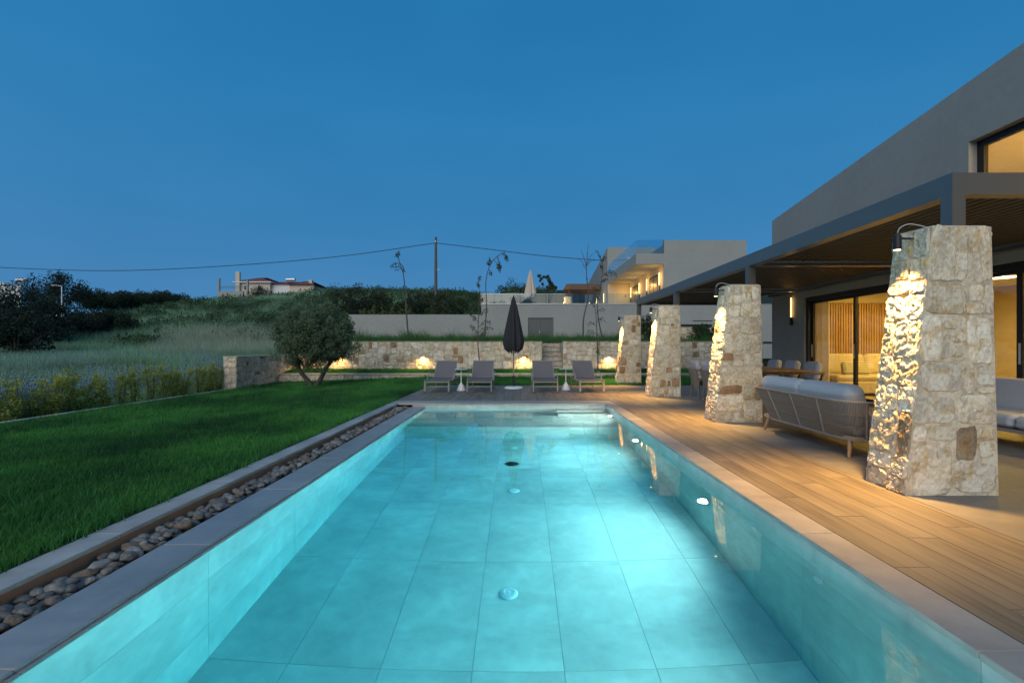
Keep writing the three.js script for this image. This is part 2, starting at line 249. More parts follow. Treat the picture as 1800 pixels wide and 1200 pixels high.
// ------------------------------------------------------------------ deck of wood-look planks, grey terrace tiles
{
  reseed(31);
  const deck = structGroup('deck'), mats = [[.31, .272, .22], [.298, .262, .212], [.322, .282, .228], [.288, .254, .205], [.306, .27, .22], [.33, .288, .233]].map((c) => std(rgb(...c), .52, { map: T.wood, bumpMap: T.woodBump, bumpScale: .0006 }));
  part('deck_bed', join([lim(2.041, 3.1, -.2, -.014, -3, 15.7), lim(-2.75, 2.041, -.2, -.014, 10.582, 14.8), lim(-2.75, 2.041, -.2, -.014, -3, -.35)]), std(rgb(.035, .03, .026), 1), deck);
  const W = .2, L = 1.2, gs = new Map();
  const plank = (x0, x1, d0, d1) => { if (x1 - x0 < .02 || d1 - d0 < .04) return; const key = [(x1 - x0).toFixed(3), (d1 - d0).toFixed(3), Math.floor(rnd() * 5)].join(); if (!gs.has(key)) gs.set(key, uvm(new THREE.BoxGeometry(x1 - x0 - .005, .014, d1 - d0 - .005), rr(0, 9), rr(0, 9))); const m = part('plank', gs.get(key), pick(mats), deck, (x0 + x1) / 2, -.007 + rr(-.0006, .0006), -(d0 + d1) / 2); };
  for (let i = 0; i < 6; i++) { const x0 = 2.041 + i * W, x1 = Math.min(x0 + W, 3.1), off = [0, .42, .8, .22, .62, 1.0][i]; for (let d = .2 - off; d < 15.7; d += L) plank(x0, x1, Math.max(d, -.4), Math.min(d + L, 15.7)); }
  for (let i = 0; i < 24; i++) { const x0 = -2.75 + i * W, x1 = Math.min(x0 + W, 2.041), off = [0, .42, .8, .22, .62, 1.0][i % 6]; for (let d = 10.582 - off; d < 14.8; d += L) plank(x0, x1, Math.max(d, 10.582), Math.min(d + L, 14.8)); }
  const terr = structGroup('terrace'), tm = [[.25, .235, .225], [.235, .225, .215], [.262, .247, .235]].map((c) => std(rgb(...c), .5, { map: T.concrete, bumpMap: T.fine, bumpScale: .0004 }));
  part('terrace_bed', lim(3.1, 7, -.2, -.014, -3, 15.7), std(rgb(.12, .11, .1), 1), terr);
  for (let i = 0; i < 4; i++) for (let j = 0; j < 14; j++) { const x0 = 3.102 + i * .975, d0 = -.6 + j * 1.165; part('floor_tile', uvm(new THREE.BoxGeometry(.972, .012, 1.162), rr(0, 9), rr(0, 9)), pick(tm), terr, x0 + .4875, -.0062, -(d0 + .58)); }
}
// ------------------------------------------------------------------ stonework
const stoneMat = (c, b) => phys(rgb(...c), .95, { map: T.stone, bumpMap: T.stoneBump, bumpScale: b, specularIntensity: .25 });
const stoneMats = [[.8, .75, .67], [.74, .71, .64], [.87, .84, .78], [.66, .62, .55], [.78, .71, .6], [.72, .7, .65]].map((c) => stoneMat(c, .01));
const brownStone = [[.42, .28, .18], [.36, .29, .22], [.5, .38, .27]].map((c) => stoneMat(c, .01));
// map(u, v, n): point on a wall face at u, v metres, n metres out
function stoneGeo(map, u0, u1, v0, v1, o) {
  const { inset: inset0 = .012, proud = .015, rough = .01, seg = 16, rings = 3, skew = .12, freq = 9, jit = .12 } = o, inset = Math.min(inset0 * rr(.6, 2.8), (u1 - u0) * .2, (v1 - v0) * .2), cu = (u0 + u1) / 2, cv = (v0 + v1) / 2, hu = (u1 - u0) / 2 - inset, hv = (v1 - v0) / 2 - inset, s = rnd() * 99;
  const pw = rr(5, 12), cut = rr(1.2, 1.38), cor = [0, 1, 2, 3].map(() => [rr(-1, 1) * jit, rr(-1, 1) * jit]), p = [], uv = [], ix = [], k1 = rr(-skew, skew), k2 = rr(-skew, skew), ou = rr(0, 9), ov = rr(0, 9), tilt = rr(-.4, .4) * rough, tilt2 = rr(-.4, .4) * rough;
  const levels = [[1, -.012], [1, proud * .55], [.94, proud]]; for (let r = 1; r < rings; r++) levels.push([.94 * (1 - r / rings), proud]);
  const put = (q, a, n, edge) => {
    const c = Math.cos(a), t = Math.sin(a), f = Math.pow(Math.pow(Math.abs(c), pw) + Math.pow(Math.abs(t), pw), -1 / pw) * (1 + .09 * noise(Math.cos(a) * 2.2 + s, Math.sin(a) * 2.2, s));
    let x = c * Math.min(f, cut) * q, y = t * Math.min(f, cut) * q; { const wx = (1 - x) / 2, wy = (1 - y) / 2, m = [wx * wy, (1 - wx) * wy, wx * (1 - wy), (1 - wx) * (1 - wy)]; let ax = 0, ay = 0; m.forEach((k, i) => { ax += k * cor[i][0]; ay += k * cor[i][1]; }); x += ax; y += ay; } const uu = cu + hu * (x + k1 * y * .6), vv = cv + hv * (y + k2 * x * .6);
    const m = n < 0 ? n : n + (edge ? .3 : 1) * rough * (1.5 * fbm3(uu * freq + s, vv * freq, s, 3) + .45 * noise(uu * freq * 4, vv * freq * 4, s)) + tilt * x + tilt2 * y;
    const w = map(uu, vv, m); p.push(w.x, w.y, w.z); uv.push(uu + ou, vv + ov);
  };
  for (const [q, n] of levels) for (let i = 0; i < seg; i++) put(q, i / seg * Math.PI * 2 + .01, n, n < proud);
  put(0, 0, proud);
  for (let l = 0; l < levels.length - 1; l++) for (let i = 0; i < seg; i++) { const a = l * seg + i, b = l * seg + (i + 1) % seg; ix.push(a, b, a + seg, b, b + seg, a + seg); }
  const L = (levels.length - 1) * seg, c = levels.length * seg; for (let i = 0; i < seg; i++) ix.push(L + i, L + (i + 1) % seg, c);
  const g = new THREE.BufferGeometry(); g.setAttribute('position', new THREE.Float32BufferAttribute(p, 3)); g.setAttribute('uv', new THREE.Float32BufferAttribute(uv, 2)); g.setIndex(ix); g.computeVertexNormals(); return g;
}
// irregular layout: a rectangle split again and again
function split(u0, u1, v0, v1, max, min, out) {
  const w = u1 - u0, h = v1 - v0, big = Math.max(w, h);
  if (big < min * 1.7 || (big < max && rnd() < .5)) { out.push([u0, u1, v0, v1]); return out; }
  const t = rr(.28, .72);
  if (w * rr(.7, 1.15) > h) { const m = lerp(u0, u1, t); split(u0, m, v0, v1, max, min, out); split(m, u1, v0, v1, max, min, out); } else { const m = lerp(v0, v1, t); split(u0, u1, v0, m, max, min, out); split(u0, u1, m, v1, max, min, out); }
  return out;
}
function clad(parent, map, W, Hh, max, min, o, brown = .1) { for (const [a, b, c, d] of split(0, W, 0, Hh, max, min, [])) { const m = part('stone', stoneGeo(map, a, b, c, d, o), rnd() < brown && (b - a) * (d - c) < max * max * .35 ? pick(brownStone) : pick(stoneMats), parent); } }
// four corners of the foot and the head of a battered pier, in plan (x, d)
function hexa(f, t, y0, y1) {
  const c = [...f.map(([x, d]) => [x, y0, -d]), ...t.map(([x, d]) => [x, y1, -d])], q = [[0, 1, 5, 4], [1, 2, 6, 5], [2, 3, 7, 6], [3, 0, 4, 7], [4, 5, 6, 7], [3, 2, 1, 0]], p = [];
  for (const [a, b, e, g] of q) for (const k of [a, b, e, a, e, g]) p.push(...c[k]);
  const g = new THREE.BufferGeometry(); g.setAttribute('position', new THREE.Float32BufferAttribute(p, 3)); g.computeVertexNormals(); return uvm(g);
}
{
  const who = ['nearest', 'second', 'third', 'farthest'];
  [3.85, 7.58, 11.4, 15.1].forEach((d0, k) => {
    reseed(100 + k * 17);
    const t = thing('stone_pillar', `${['nearest and largest battered stone pillar with rough lit left face', 'second battered stone pillar, behind the rope sofa', 'third battered stone pillar, beside the dining chairs', 'farthest and smallest battered stone pillar under the pergola corner'][k]}`, 'pillar', D(0, 0, d0), 0, 'battered stone pillars along the terrace');
    const Ht = 2.18, F = [[3.12, 0], [3.87, 0], [3.87, .46], [3.13, .46]], U = [[3.385, .06], [3.87, .06], [3.87, .4], [3.35, .4]];
    part('core', hexa(F, U, 0, Ht), M.mortar, t);
    const face = (i, j, W) => { const A = F[i], B = F[j], C = U[i], E = U[j]; const P = (s, v) => V(lerp(lerp(A[0], B[0], s), lerp(C[0], E[0], s), v), v * Ht, -lerp(lerp(A[1], B[1], s), lerp(C[1], E[1], s), v)); const n = P(1, .5).sub(P(0, .5)).cross(P(.5, 1).sub(P(.5, 0))).normalize(); return (u, v, m) => P(u / W, v / Ht).addScaledVector(n, m); };
    clad(t, face(0, 1, .75), .75, Ht, .5, .12, { inset: .01, proud: .006, rough: .005, seg: 20, rings: 4, freq: 16, skew: .1, jit: .16 }, .16);
    clad(t, face(3, 0, .46), .46, Ht, .42, .17, { inset: .003, proud: .012, rough: .0165, seg: 46, rings: 16, freq: 21, skew: .1 }, .02);
    clad(t, face(1, 2, .46), .46, Ht, .42, .2, { inset: .01, proud: .008, rough: .014, seg: 14, rings: 3 }, .06);
    clad(t, face(2, 3, .74), .74, Ht, .45, .22, { inset: .01, proud: .008, rough: .012, seg: 12, rings: 2 }, .06);
    part('cap', hexa(U.map(([x, d], i) => [x + [.004, -.004, -.004, .004][i], d + [.004, .004, -.004, -.004][i]]), U.map(([x, d], i) => [x + [.03, -.03, -.03, .03][i], d + [.03, .03, -.03, -.03][i]]), Ht, Ht + .018), M.mortar, t);
    const lx = 3.21, ly = 2.08, lz = -.2;
    const s = thing('pillar_spotlight', `small black spotlight clamped to the top of the ${who[k]} stone pillar`, 'spotlight', D(lx, ly, d0 - lz), 0, 'black spotlights on the stone pillars');
    part('lamp_body', join([cyl(.031, .031, .12, 0, 0, 0, 22), cyl(.026, .018, .02, 0, .07, 0, 22)]), M.black, s);
    part('bracket', join([bar(V(0, .035, 0), V(.185, .035, 0), .009), cyl(.03, .03, .012, 0, 0, 0, 18).rotateZ(Math.PI / 2).translate(.175, .035, 0)]), M.black, s);
    part('cable', tube([V(0, .075, 0), V(.012, .12, .01), V(.07, .15, .03), V(.14, .135, .05), V(.22, .108, .06)], .0045, 24, 6), std(rgb(.5, .5, .48), .6), s);
    part('lamp_glass', cyl(.025, .025, .006, 0, -.061, 0, 20), M.lampWarm, s);
    spot('pillar_spotlight_light', s, V(0, -.068, 0), V(-.5, -2.1, .0), 64, .84, WARM, 1, 1.5);
  });
}
function rubbleWall(name, label, x0, x1, y0, y1, d, opt = {}) {
  const t = thing(name, label, 'wall', V(0, 0, 0)), W = x1 - x0, h = y1 - y0, th = opt.th ?? .4;
  part('core', lim(x0, x1, y0 - .5, y1, d, d + th), M.mortarGrey, t);
  clad(t, (u, v, n) => V(x0 + u, y0 + v, -d + n), W, h, opt.max ?? .44, opt.min ?? .17, { inset: .004, proud: .012, rough: .014, seg: 16, rings: 2, freq: 7, skew: .25, jit: .26 }, .1);
  part('cap', box(W + .02, .035, th + .03, (x0 + x1) / 2, y1 + .0185, -(d + th / 2)), std(rgb(.58, .55, .48), .95, { map: T.stone, bumpMap: T.stoneBump, bumpScale: .008 }), t);
  return t;
}
const WD = 18.6;
reseed(301); rubbleWall('stone_wall', 'long rubble stone retaining wall between the olive tree and the garden steps', -8.38, .9, .05, 1.37, WD);
reseed(302); rubbleWall('stone_wall', 'rubble stone retaining wall to the right of the garden steps, behind the pillars', 1.72, 9.5, .05, 1.37, WD);
reseed(303); rubbleWall('stone_wall', 'low end piece of the rubble wall half hidden behind the olive crown', -8.84, -8.38, .05, .86, WD);
reseed(305); rubbleWall('stone_wall', 'upper rough stone wall seen between the second and third pillars', 5.4, 9.8, 1.42, 2.05, 21.5);
{ // return wall that runs towards the camera on the left
  reseed(304);
  const t = thing('stone_wall', 'stone wall with pale end face running back from the left edge of the lawn', 'wall', V(0, 0, 0)), x0 = -9.22, x1 = -8.82, d0 = 14.9, d1 = 18.58, y0 = -.2, y1 = .86;
  part('core', lim(x0, x1, -.8, y1, d0, d1), M.mortarGrey, t);
  clad(t, (u, v, n) => V(x1 + n, y0 + v, -d0 - u), d1 - d0, y1 - y0, .42, .17, { inset: .004, proud: .012, rough: .014, seg: 16, rings: 2, freq: 7, skew: .25, jit: .26 }, .12);
  clad(t, (u, v, n) => V(x0 + u, y0 + v, -d0 + n), .4, y1 - y0, .4, .17, { inset: .008, proud: .012, rough: .014, seg: 14, rings: 3 }, 0);
  part('cap', lim(x0 - .01, x1 + .015, y1 + .001, y1 + .036, d0 - .015, d1), std(rgb(.62, .59, .52), .95, { map: T.stone, bumpMap: T.stoneBump, bumpScale: .008 }), t);
}
{ // low stone edging of the planting strip
  reseed(306);
  const t = thing('stone_edging', 'low stone edging with flat cap between the lawn and the lit grass strip', 'edging', V(0, 0, 0));
  part('core', lim(-8.82, 9, -.5, .165, 17.5, 17.78), M.mortarGrey, t);
  for (let x = -8.8; x < 5; ) { const w = rr(.25, .5), g = stoneGeo((u, v, n) => V(x + u, v, -17.5 + n), 0, w, -.12, .165, { inset: .01, proud: .012, rough: .012, seg: 12, rings: 2 }); part('stone', g, pick(stoneMats), t); x += w; }
  for (let x = -8.82; x < 9; ) { const w = rr(.5, .95); part('cap_stone', rbox(w - .006, .045, .32, .008, x + w / 2, .19, -17.64), pick(stoneMats), t); x += w; }
}
{ // garden steps through the wall
  reseed(307);
  const t = thing('stone_steps', 'grey stone garden steps climbing through the gap in the rubble wall', 'steps', V(0, 0, 0));
  for (let k = 0; k < 6; k++) { const y1 = .42 + k * .185; part('step', uvm(new RoundedBoxGeometry(.81, .17, .5, 2, .018).translate(1.31, y1 - .088, -(WD - .05 + k * .27 + .25)), k), std(rgb(.5 + .03 * (k % 2), .49, .47), .95, { map: T.stone, bumpMap: T.stoneBump, bumpScale: .01 }), t); }
  part('side_wall', join([lim(.86, .899, .05, 1.36, WD + .41, WD + 1.9), lim(1.721, 1.76, .05, 1.36, WD + .41, WD + 1.9)]), M.mortarGrey, t);
}
{ // lamps low on the wall
  const where = ['at the far left of the rubble wall behind the olive', 'on the rubble wall right behind the olive tree', 'on the rubble wall behind the leftmost sun lounger', 'on the rubble wall beside the parasol pole', 'on the rubble wall beside the farthest pillar'];
  [-8.1, -6.98, -3.72, .2, 3.5].forEach((x, k) => {
    const s = thing('wall_lamp', `small hooded garden lamp ${where[k]}`, 'lamp', D(x, .79, WD), 0, 'hooded lamps on the garden wall');
    part('hood', uvm(new RoundedBoxGeometry(.2, .018, .1, 2, .007)), M.black, s, 0, .03, .075);
    part('lamp_glass', box(.13, .01, .04), M.lampWarm, s, 0, .014, .082);
    part('back_plate', box(.14, .04, .02), M.black, s, 0, .01, .036);
    spot('wall_lamp_light', s, V(0, -.005, .09), V(0, -1, .04), k === 0 ? 3 : 6, 1.45, new THREE.Color(1, .56, .17), .6, 2);
  });
}
// ------------------------------------------------------------------ grey retaining wall, hatch, lower window, glass guard
{
  const t = thing('retaining_wall', 'long smooth grey plastered retaining wall behind the terrace planting', 'wall', V(0, 0, 0)), RD = 28;
  part('low_section', lim(-10, -2.2, .5, 3.08, RD, RD + .25), M.plasterHill, t);
  const sh = new THREE.Shape([[-2.199, .5], [16, .5], [16, 3.66], [-2.199, 3.66]].map((a) => new THREE.Vector2(...a)));
  for (const [a, b, c, d] of [[.53, 2.04, 1.2, 2.9], [9.5, 11.36, 1.2, 2.5]]) sh.holes.push(new THREE.Path([[a, c], [a, d], [b, d], [b, c]].map((q) => new THREE.Vector2(...q))));
  part('high_section', uvm(new THREE.ExtrudeGeometry(sh, { depth: .3, bevelEnabled: false }).translate(0, 0, -RD - .3)), M.plasterHill, t);
  part('coping', lim(-2.22, 16, 3.662, 3.7, RD - .02, RD + .32), M.plaster, t);
  const hatch = part('hatch_door', lim(.56, 1.275, 1.2, 2.87, RD + .08, RD + .12), std(rgb(.115, .12, .115), .6), t);
  part('hatch_door', lim(1.285, 2.01, 1.2, 2.87, RD + .08, RD + .12), std(rgb(.115, .12, .115), .6), t);
  part('door_frame', join([lim(.532, .56, 1.2, 2.9, RD + .03, RD + .14), lim(2.01, 2.038, 1.2, 2.9, RD + .03, RD + .14), lim(.56, 2.01, 2.87, 2.899, RD + .03, RD + .14)]), M.alu, t);
  part('handle', lim(1.22, 1.24, 2.0, 2.14, RD + .05, RD + .08), M.steel, hatch);
  const w = part('window_frame', join([lim(9.5, 9.57, 1.2, 2.5, RD + .08, RD + .16), lim(11.29, 11.36, 1.2, 2.5, RD + .08, RD + .16), lim(10.38, 10.48, 1.2, 2.5, RD + .08, RD + .16), lim(9.57, 11.29, 2.43, 2.5, RD + .08, RD + .16)]), M.aluDark, t);
  part('pane', lim(9.57, 10.38, 1.2, 2.43, RD + .11, RD + .12), M.glass, w); part('pane', lim(10.48, 11.29, 1.2, 2.43, RD + .11, RD + .12), M.glass, w);
  part('curtain', curtain(1.8, 1.3, .035, 26).translate(10.43, 1.85, -RD - .35), std(rgb(.42, .43, .42), 1), w);
  part('vent_slot', lim(10.2, 11.35, 2.68, 2.73, RD - .012, RD + .01), M.aluDark, t);
  const g = thing('glass_guard', 'frameless glass guard along the top of the grey retaining wall', 'railing', V(0, 0, 0));
  for (let k = 0; k < 9; k++) part('glass_panel', lim(-2.15 + k * 1.12, -2.15 + k * 1.12 + 1.1, 3.71, 4.34, RD + .1, RD + .112), M.guard, g);
  part('base_rail', lim(-2.2, 8, 3.701, 3.735, RD + .08, RD + .132), M.steel, g);
}
function curtain(w, h, amp, n) { const g = new THREE.PlaneGeometry(w, h, n * 6, 1), p = g.attributes.position; for (let i = 0; i < p.count; i++) p.setZ(i, amp * Math.sin((p.getX(i) / w + .5) * n * Math.PI * 2 * .5) + amp * .4 * Math.sin(p.getX(i) * 31)); g.computeVertexNormals(); return g; }
// ------------------------------------------------------------------ lawn, strip, upper terrace sheets
const stripY = (d) => lerp(.17, .3, clamp((d - 17.78) / .8)), upY = (x, d) => lerp(1.3, 1.6, clamp((d - 19) / 8.5)) + .05 * noise(x * .8, d * .8, 2);
struct('lawn', join([sheet(range(-8.86, -2.751, 12), range(-3, 17.5, 30), LY), sheet(range(-2.751, 9, 10), range(14.8, 17.5, 5), LY).translate(0, -.002, 0)]), M.lawn);
struct('planting_strip', sheet(range(-8.82, 9, 10), range(17.78, WD + .1, 3), (x, d) => stripY(d)), M.lawn);
struct('upper_terrace', join([sheet(range(-9.6, .9, 14), range(19, 20.5, 2), upY), sheet(range(1.72, 12, 12), range(19, 20.5, 2), upY), sheet(range(-9.6, 12, 24), range(20.5, 28.05, 10), upY)]), M.lawn);
part('bed_edge', join(Array.from({ length: 11 }, (_, k) => rbox(.12, .1, 1.02, .02, -8.93, -.15, -(4.4 + k * 1.06)))), M.cream, (() => { const t = thing('bed_edging', 'thin pale kerb between the lawn and the yellow-green shrubs', 'edging'); return t; })());
// ------------------------------------------------------------------ grass
function blades(n, rad, h0, h1, w, bend, seg = 2) {
  const p = [], ix = [];
  for (let k = 0; k < n; k++) {
    const a = rnd() * 6.28, r = rad * Math.sqrt(rnd()), x = Math.cos(a) * r, z = Math.sin(a) * r, b = rnd() * 6.28, hh = rr(h0, h1), bn = rr(.1, 1) * bend * hh, c = rnd() * 6.28, at = p.length / 3;
    for (let s = 0; s <= seg; s++) { const t = s / seg, ww = w * (1 - t * .92) * .5, dx = Math.cos(b) * bn * t * t, dz = Math.sin(b) * bn * t * t; for (const sg of [-1, 1]) p.push(x + dx + sg * ww * Math.cos(c), hh * t * (1 - .15 * bend * t), z + dz + sg * ww * Math.sin(c)); }
    for (let s = 0; s < seg; s++) { const q = at + s * 2; ix.push(q, q + 1, q + 2, q + 1, q + 3, q + 2); }
  }
  const g = new THREE.BufferGeometry(); g.setAttribute('position', new THREE.Float32BufferAttribute(p, 3)); g.setIndex(ix); g.computeVertexNormals(); return g;
}
function scatter(name, geo, mat, list) { // list of [x, y, d, scale, colour, stretch]
  const m = new THREE.InstancedMesh(geo, mat, list.length), q = new THREE.Quaternion(), mt = new THREE.Matrix4();
  list.forEach(([x, y, d, s, c, st = 1], i) => { q.setFromEuler(new THREE.Euler(rr(-.12, .12), rnd() * 6.28, rr(-.12, .12))); m.setMatrixAt(i, mt.compose(V(x, y, -d), q, V(s, s * st, s))); m.setColorAt(i, c); });
  m.name = numbered(name); m.castShadow = m.receiveShadow = true; stuff(m); scene.add(m); return m;
}
const grassMat = phys(rgb(1, 1, 1), .85, { transmission: .25, thickness: 0, specularIntensity: .35 });
{
  reseed(401);
  const tufts = [0, 1, 2].map(() => blades(15, .055, .025, .06, .0055, .75)), lists = [[], [], []];
  const col = (x, d) => { const a = sst(-.45, .5, fbm3(x * .55, d * .4, 4, 3)), b = noise(x * 1.7, d * 1.7, 9), k = rr(.75, 1.25); return rgb((.026 + .06 * a + .018 * b) * k, (.105 + .21 * a + .05 * b) * k, (.032 + .03 * a) * k); };
  const add = (x, d, y, s) => lists[Math.floor(rnd() * 3)].push([x, y, d, s, col(x, d), rr(.8, 1.3)]);
  for (const [d0, d1, n, s] of [[1.6, 4.5, 1150, 1], [4.5, 7, 850, 1.05], [7, 10, 560, 1.15], [10, 13.5, 400, 1.3], [13.5, 17.45, 300, 1.4]]) { const N = Math.round((d1 - d0) * 6.05 * n); for (let i = 0; i < N; i++) { const x = rr(-8.85, -2.77), d = rr(d0, d1); if (x / d < -1.5) continue; add(x, d, LY(x, d), s * rr(.7, 1.25) * (rnd() < .04 ? 1.7 : 1)); } }
  for (let i = 0; i < 6800; i++) { const x = rr(-2.8, 6.5), d = rr(14.83, 17.45); add(x, d, LY(x, d), 1.4 * rr(.8, 1.25)); }
  for (let i = 0; i < 7000; i++) { const x = rr(-8.8, 6.5), d = rr(17.82, WD - .04); add(x, d, stripY(d), 1.35 * rr(.8, 1.3)); }
  lists.forEach((l, k) => scatter('lawn_grass', tufts[k], grassMat, l));
  const rough = blades(16, .11, .1, .32, .011, .7, 3), ul = [];
  for (let i = 0; i < 7500; i++) { const x = rr(-9.5, 9), d = rr(19.02, 27.9); if (d < 20.5 && x > .85 && x < 1.77) continue; const edge = d < 20.2 ? 1 : .75; ul.push([x, upY(x, d), d, rr(.5, 1.1) * edge * (1 + .5 * noise(x * 1.3, d, 5)) * (rnd() < .12 ? 2.1 : 1), rgb(rr(.045, .08), rr(.13, .19), rr(.03, .05)), rr(.7, 1.3)]); }
  scatter('terrace_grass', rough, grassMat, ul);
}
{ // wild field and hillside
  reseed(411);
  const tall = blades(26, .22, .35, .85, .02, .5, 3), dry = blades(30, .2, .5, 1.05, .012, .35, 3), A = [], B = [], C = [];
  const flower = (() => { const l = []; for (let k = 0; k < 12; k++) { const g = new THREE.IcosahedronGeometry(rr(.011, .02), 0); const x = rr(-.22, .22), z = rr(-.22, .22); l.push(g.translate(x, rr(.45, .8), z)); } return join(l); })();
  for (let i = 0; i < 60000; i++) {
    const d = 7.5 + Math.pow(rnd(), 1.35) * 66, x = d > 28.4 ? rr(-1.14 * d - 2, 5) : rr(-1.14 * d - 2, -9.5);
    if (x > -9.5 && d < 28.5) continue; if (x > -2.3 && d < 48) continue;
    const y = H(x, d), n = fbm3(x * .12, d * .12, 6, 3), pale = sst(24, 30, d) * (1 - sst(36, 44, d)) * sst(-.85, -.66, x / d) * (1 - sst(-.55, -.46, x / d)), far = sst(38, 50, d);
    const size = rr(.7, 1.25) * (1 - .3 * far) * (x > -11.5 ? .5 : 1) * (d > 36 ? 1.3 : 1);
    if (pale * rr(.4, 1.2) + n * .3 > .42) B.push([x, y, d, size, rgb(rr(.34, .42), rr(.4, .48), rr(.28, .34)), rr(.8, 1.2)]);
    else { const k = rr(.6, 1.4) * (1 + n * 1.3); A.push([x, y, d, size * (far > .5 ? 1.1 : 1), rgb(.21 * k, .345 * k, .2 * k), rr(.7, 1.2)]); }
    if (d < 26 && x / d < -.62 && rnd() < .3 * sst(-.1, .25, fbm3(x * .16, d * .2, 1, 2) + .18)) C.push([x, y, d, rr(.8, 1.1), rgb(rr(.2, .26), rr(.29, .35), rr(.32, .38)), rr(.85, 1.1)]);
  }
  const bush = (() => { const out = []; for (let i = 0; i < 260; i++) { const a = rnd() * 6.28, e = Math.acos(rr(-.2, 1)), f = Math.pow(rnd(), .4); out.push([V(Math.cos(a) * Math.sin(e) * f * .6, Math.cos(e) * f * .62, Math.sin(a) * Math.sin(e) * f * .6), rr(.08, .16), .07]); } return leaves(out); })(), S = [];
  for (let i = 0; i < 3800; i++) { const d = rr(34, 72), x = rr(-1.1 * d, 4); if (x > -2.3 && d < 50) continue; if (fbm3(x * .16, d * .3, 12, 3) < (d < 40 ? .16 : d < 48 ? -.22 : -.02)) continue; const k = rr(.6, 1.4); S.push([x, H(x, d) - .05, d, rr(.7, 1.9), rgb(.06 * k, .105 * k, .042 * k), rr(.7, 1.15)]); }
  for (let i = 0; i < 90; i++) { const d = rr(14, 32), x = rr(-1.1 * d, -11); if (x > -10.5) continue; const k = rr(.7, 1.2); S.push([x, H(x, d), d, rr(.5, .9), rgb(.05 * k, .08 * k, .05 * k), rr(.6, .9)]); }
  scatter('hill_scrub', bush, phys(rgb(1, 1, 1), 1, { transmission: .3, thickness: 0, specularIntensity: .3 }), S);
  scatter('field_grass', tall, grassMat, A); scatter('dry_grass', dry, grassMat, B); scatter('wildflowers', flower, std(rgb(1, 1, 1), .9), C);
}
// ------------------------------------------------------------------ leaves, shrubs, trees
function leaves(list) { // [position, length, width] -> diamonds turned at random
  const p = [];
  for (const [c, L, w] of list) { const a = V(rr(-1, 1), rr(-1, 1), rr(-1, 1)).normalize(), b = V(rr(-1, 1), rr(-1, 1), rr(-1, 1)).cross(a).normalize(), t = c.clone().addScaledVector(a, L / 2), o = c.clone().addScaledVector(a, -L / 2), l = c.clone().addScaledVector(b, w / 2), r = c.clone().addScaledVector(b, -w / 2); for (const v of [o, l, t, o, t, r]) p.push(v.x, v.y, v.z); }
  const g = new THREE.BufferGeometry(); g.setAttribute('position', new THREE.Float32BufferAttribute(p, 3)); g.computeVertexNormals(); return g;
}
function clumps(cs, per, L, w, spread = 1) { const out = []; for (const [c, r] of cs) for (let i = 0; i < per; i++) { const v = V(rr(-1, 1), rr(-1, 1), rr(-1, 1)); if (v.lengthSq() > 1) { i--; continue; } out.push([c.clone().addScaledVector(v, r * spread), L * rr(.6, 1.3), w * rr(.7, 1.2)]); } return out; }
{ // olive
  reseed(503);
  const t = thing('olive_tree', 'multi-stemmed olive tree with a round silvery crown standing on the lawn', 'tree', D(-6.55, LY(-6.55, 15.2) - .03, 15.2));
  const stems = [[V(0, 0, 0), V(-.16, .22, 0), V(-.42, .6, .05), V(-.5, 1.05, .05), V(-.62, 1.5, 0)], [V(.05, 0, 0), V(.2, .22, 0), V(.35, .55, -.05), V(.6, .95, -.05), V(.75, 1.4, 0)]];
  part('trunk', join([limb(stems[0], .085, .035, 18, 9), limb(stems[1], .085, .035, 18, 9), limb([V(-.5, 1, .05), V(-.35, 1.3, .1), V(-.1, 1.8, .2)], .035, .014), limb([V(.5, .8, -.05), V(.42, 1.2, 0), V(.3, 1.8, .1)], .035, .014), limb([V(-.46, .8, .05), V(-.8, 1.2, 0), V(-1.05, 1.5, 0)], .03, .012), limb([V(.6, .95, 0), V(.95, 1.2, .1), V(1.25, 1.45, .1)], .03, .012)]), M.bark, t);
  const cs = []; for (let i = 0; i < 430; i++) { const a = rr(0, 6.28), e = Math.acos(rr(-1, 1)), f = Math.pow(rnd(), .45); let x = Math.cos(a) * Math.sin(e) * f * 1.2, y = Math.cos(e) * f * 1.0, z = Math.sin(a) * Math.sin(e) * f * 1.15; const low = y < -.45 && Math.abs(x) < .45; const k = 1 + .2 * noise(x * 1.6, y * 1.6, z * 1.6); cs.push([V(x * k + .04, 1.7 + y * k * 1.03, z * k), rr(.12, .22)]); }
  cs.push([V(1.33, 1.2, 0), .18], [V(1.45, 1.35, .05), .16], [V(1.2, .98, 0), .15], [V(-1.2, 1.0, 0), .18]);
  part('crown', leaves(clumps(cs, 105, .09, .03)), leafMat(.14, .2, .11), t);
}
function shrubGeo(h, w, n, L) { const st = [], cs = []; for (let k = 0; k < 7; k++) { const a = rr(0, 6.28), e = V(Math.cos(a) * w * rr(.2, .55), h * rr(.7, 1.02), Math.sin(a) * w * rr(.2, .55)); st.push(bar(V(rr(-.04, .04), 0, rr(-.04, .04)), e, .008, .003, 5)); for (let i = 0; i < 7; i++) { const t = rr(.22, 1); cs.push([e.clone().multiplyScalar(t).add(V(rr(-.08, .08), rr(-.03, .06), rr(-.08, .08))), rr(.05, .11)]); } } return [join(st), leaves(clumps(cs, n, L, L * .5))]; }
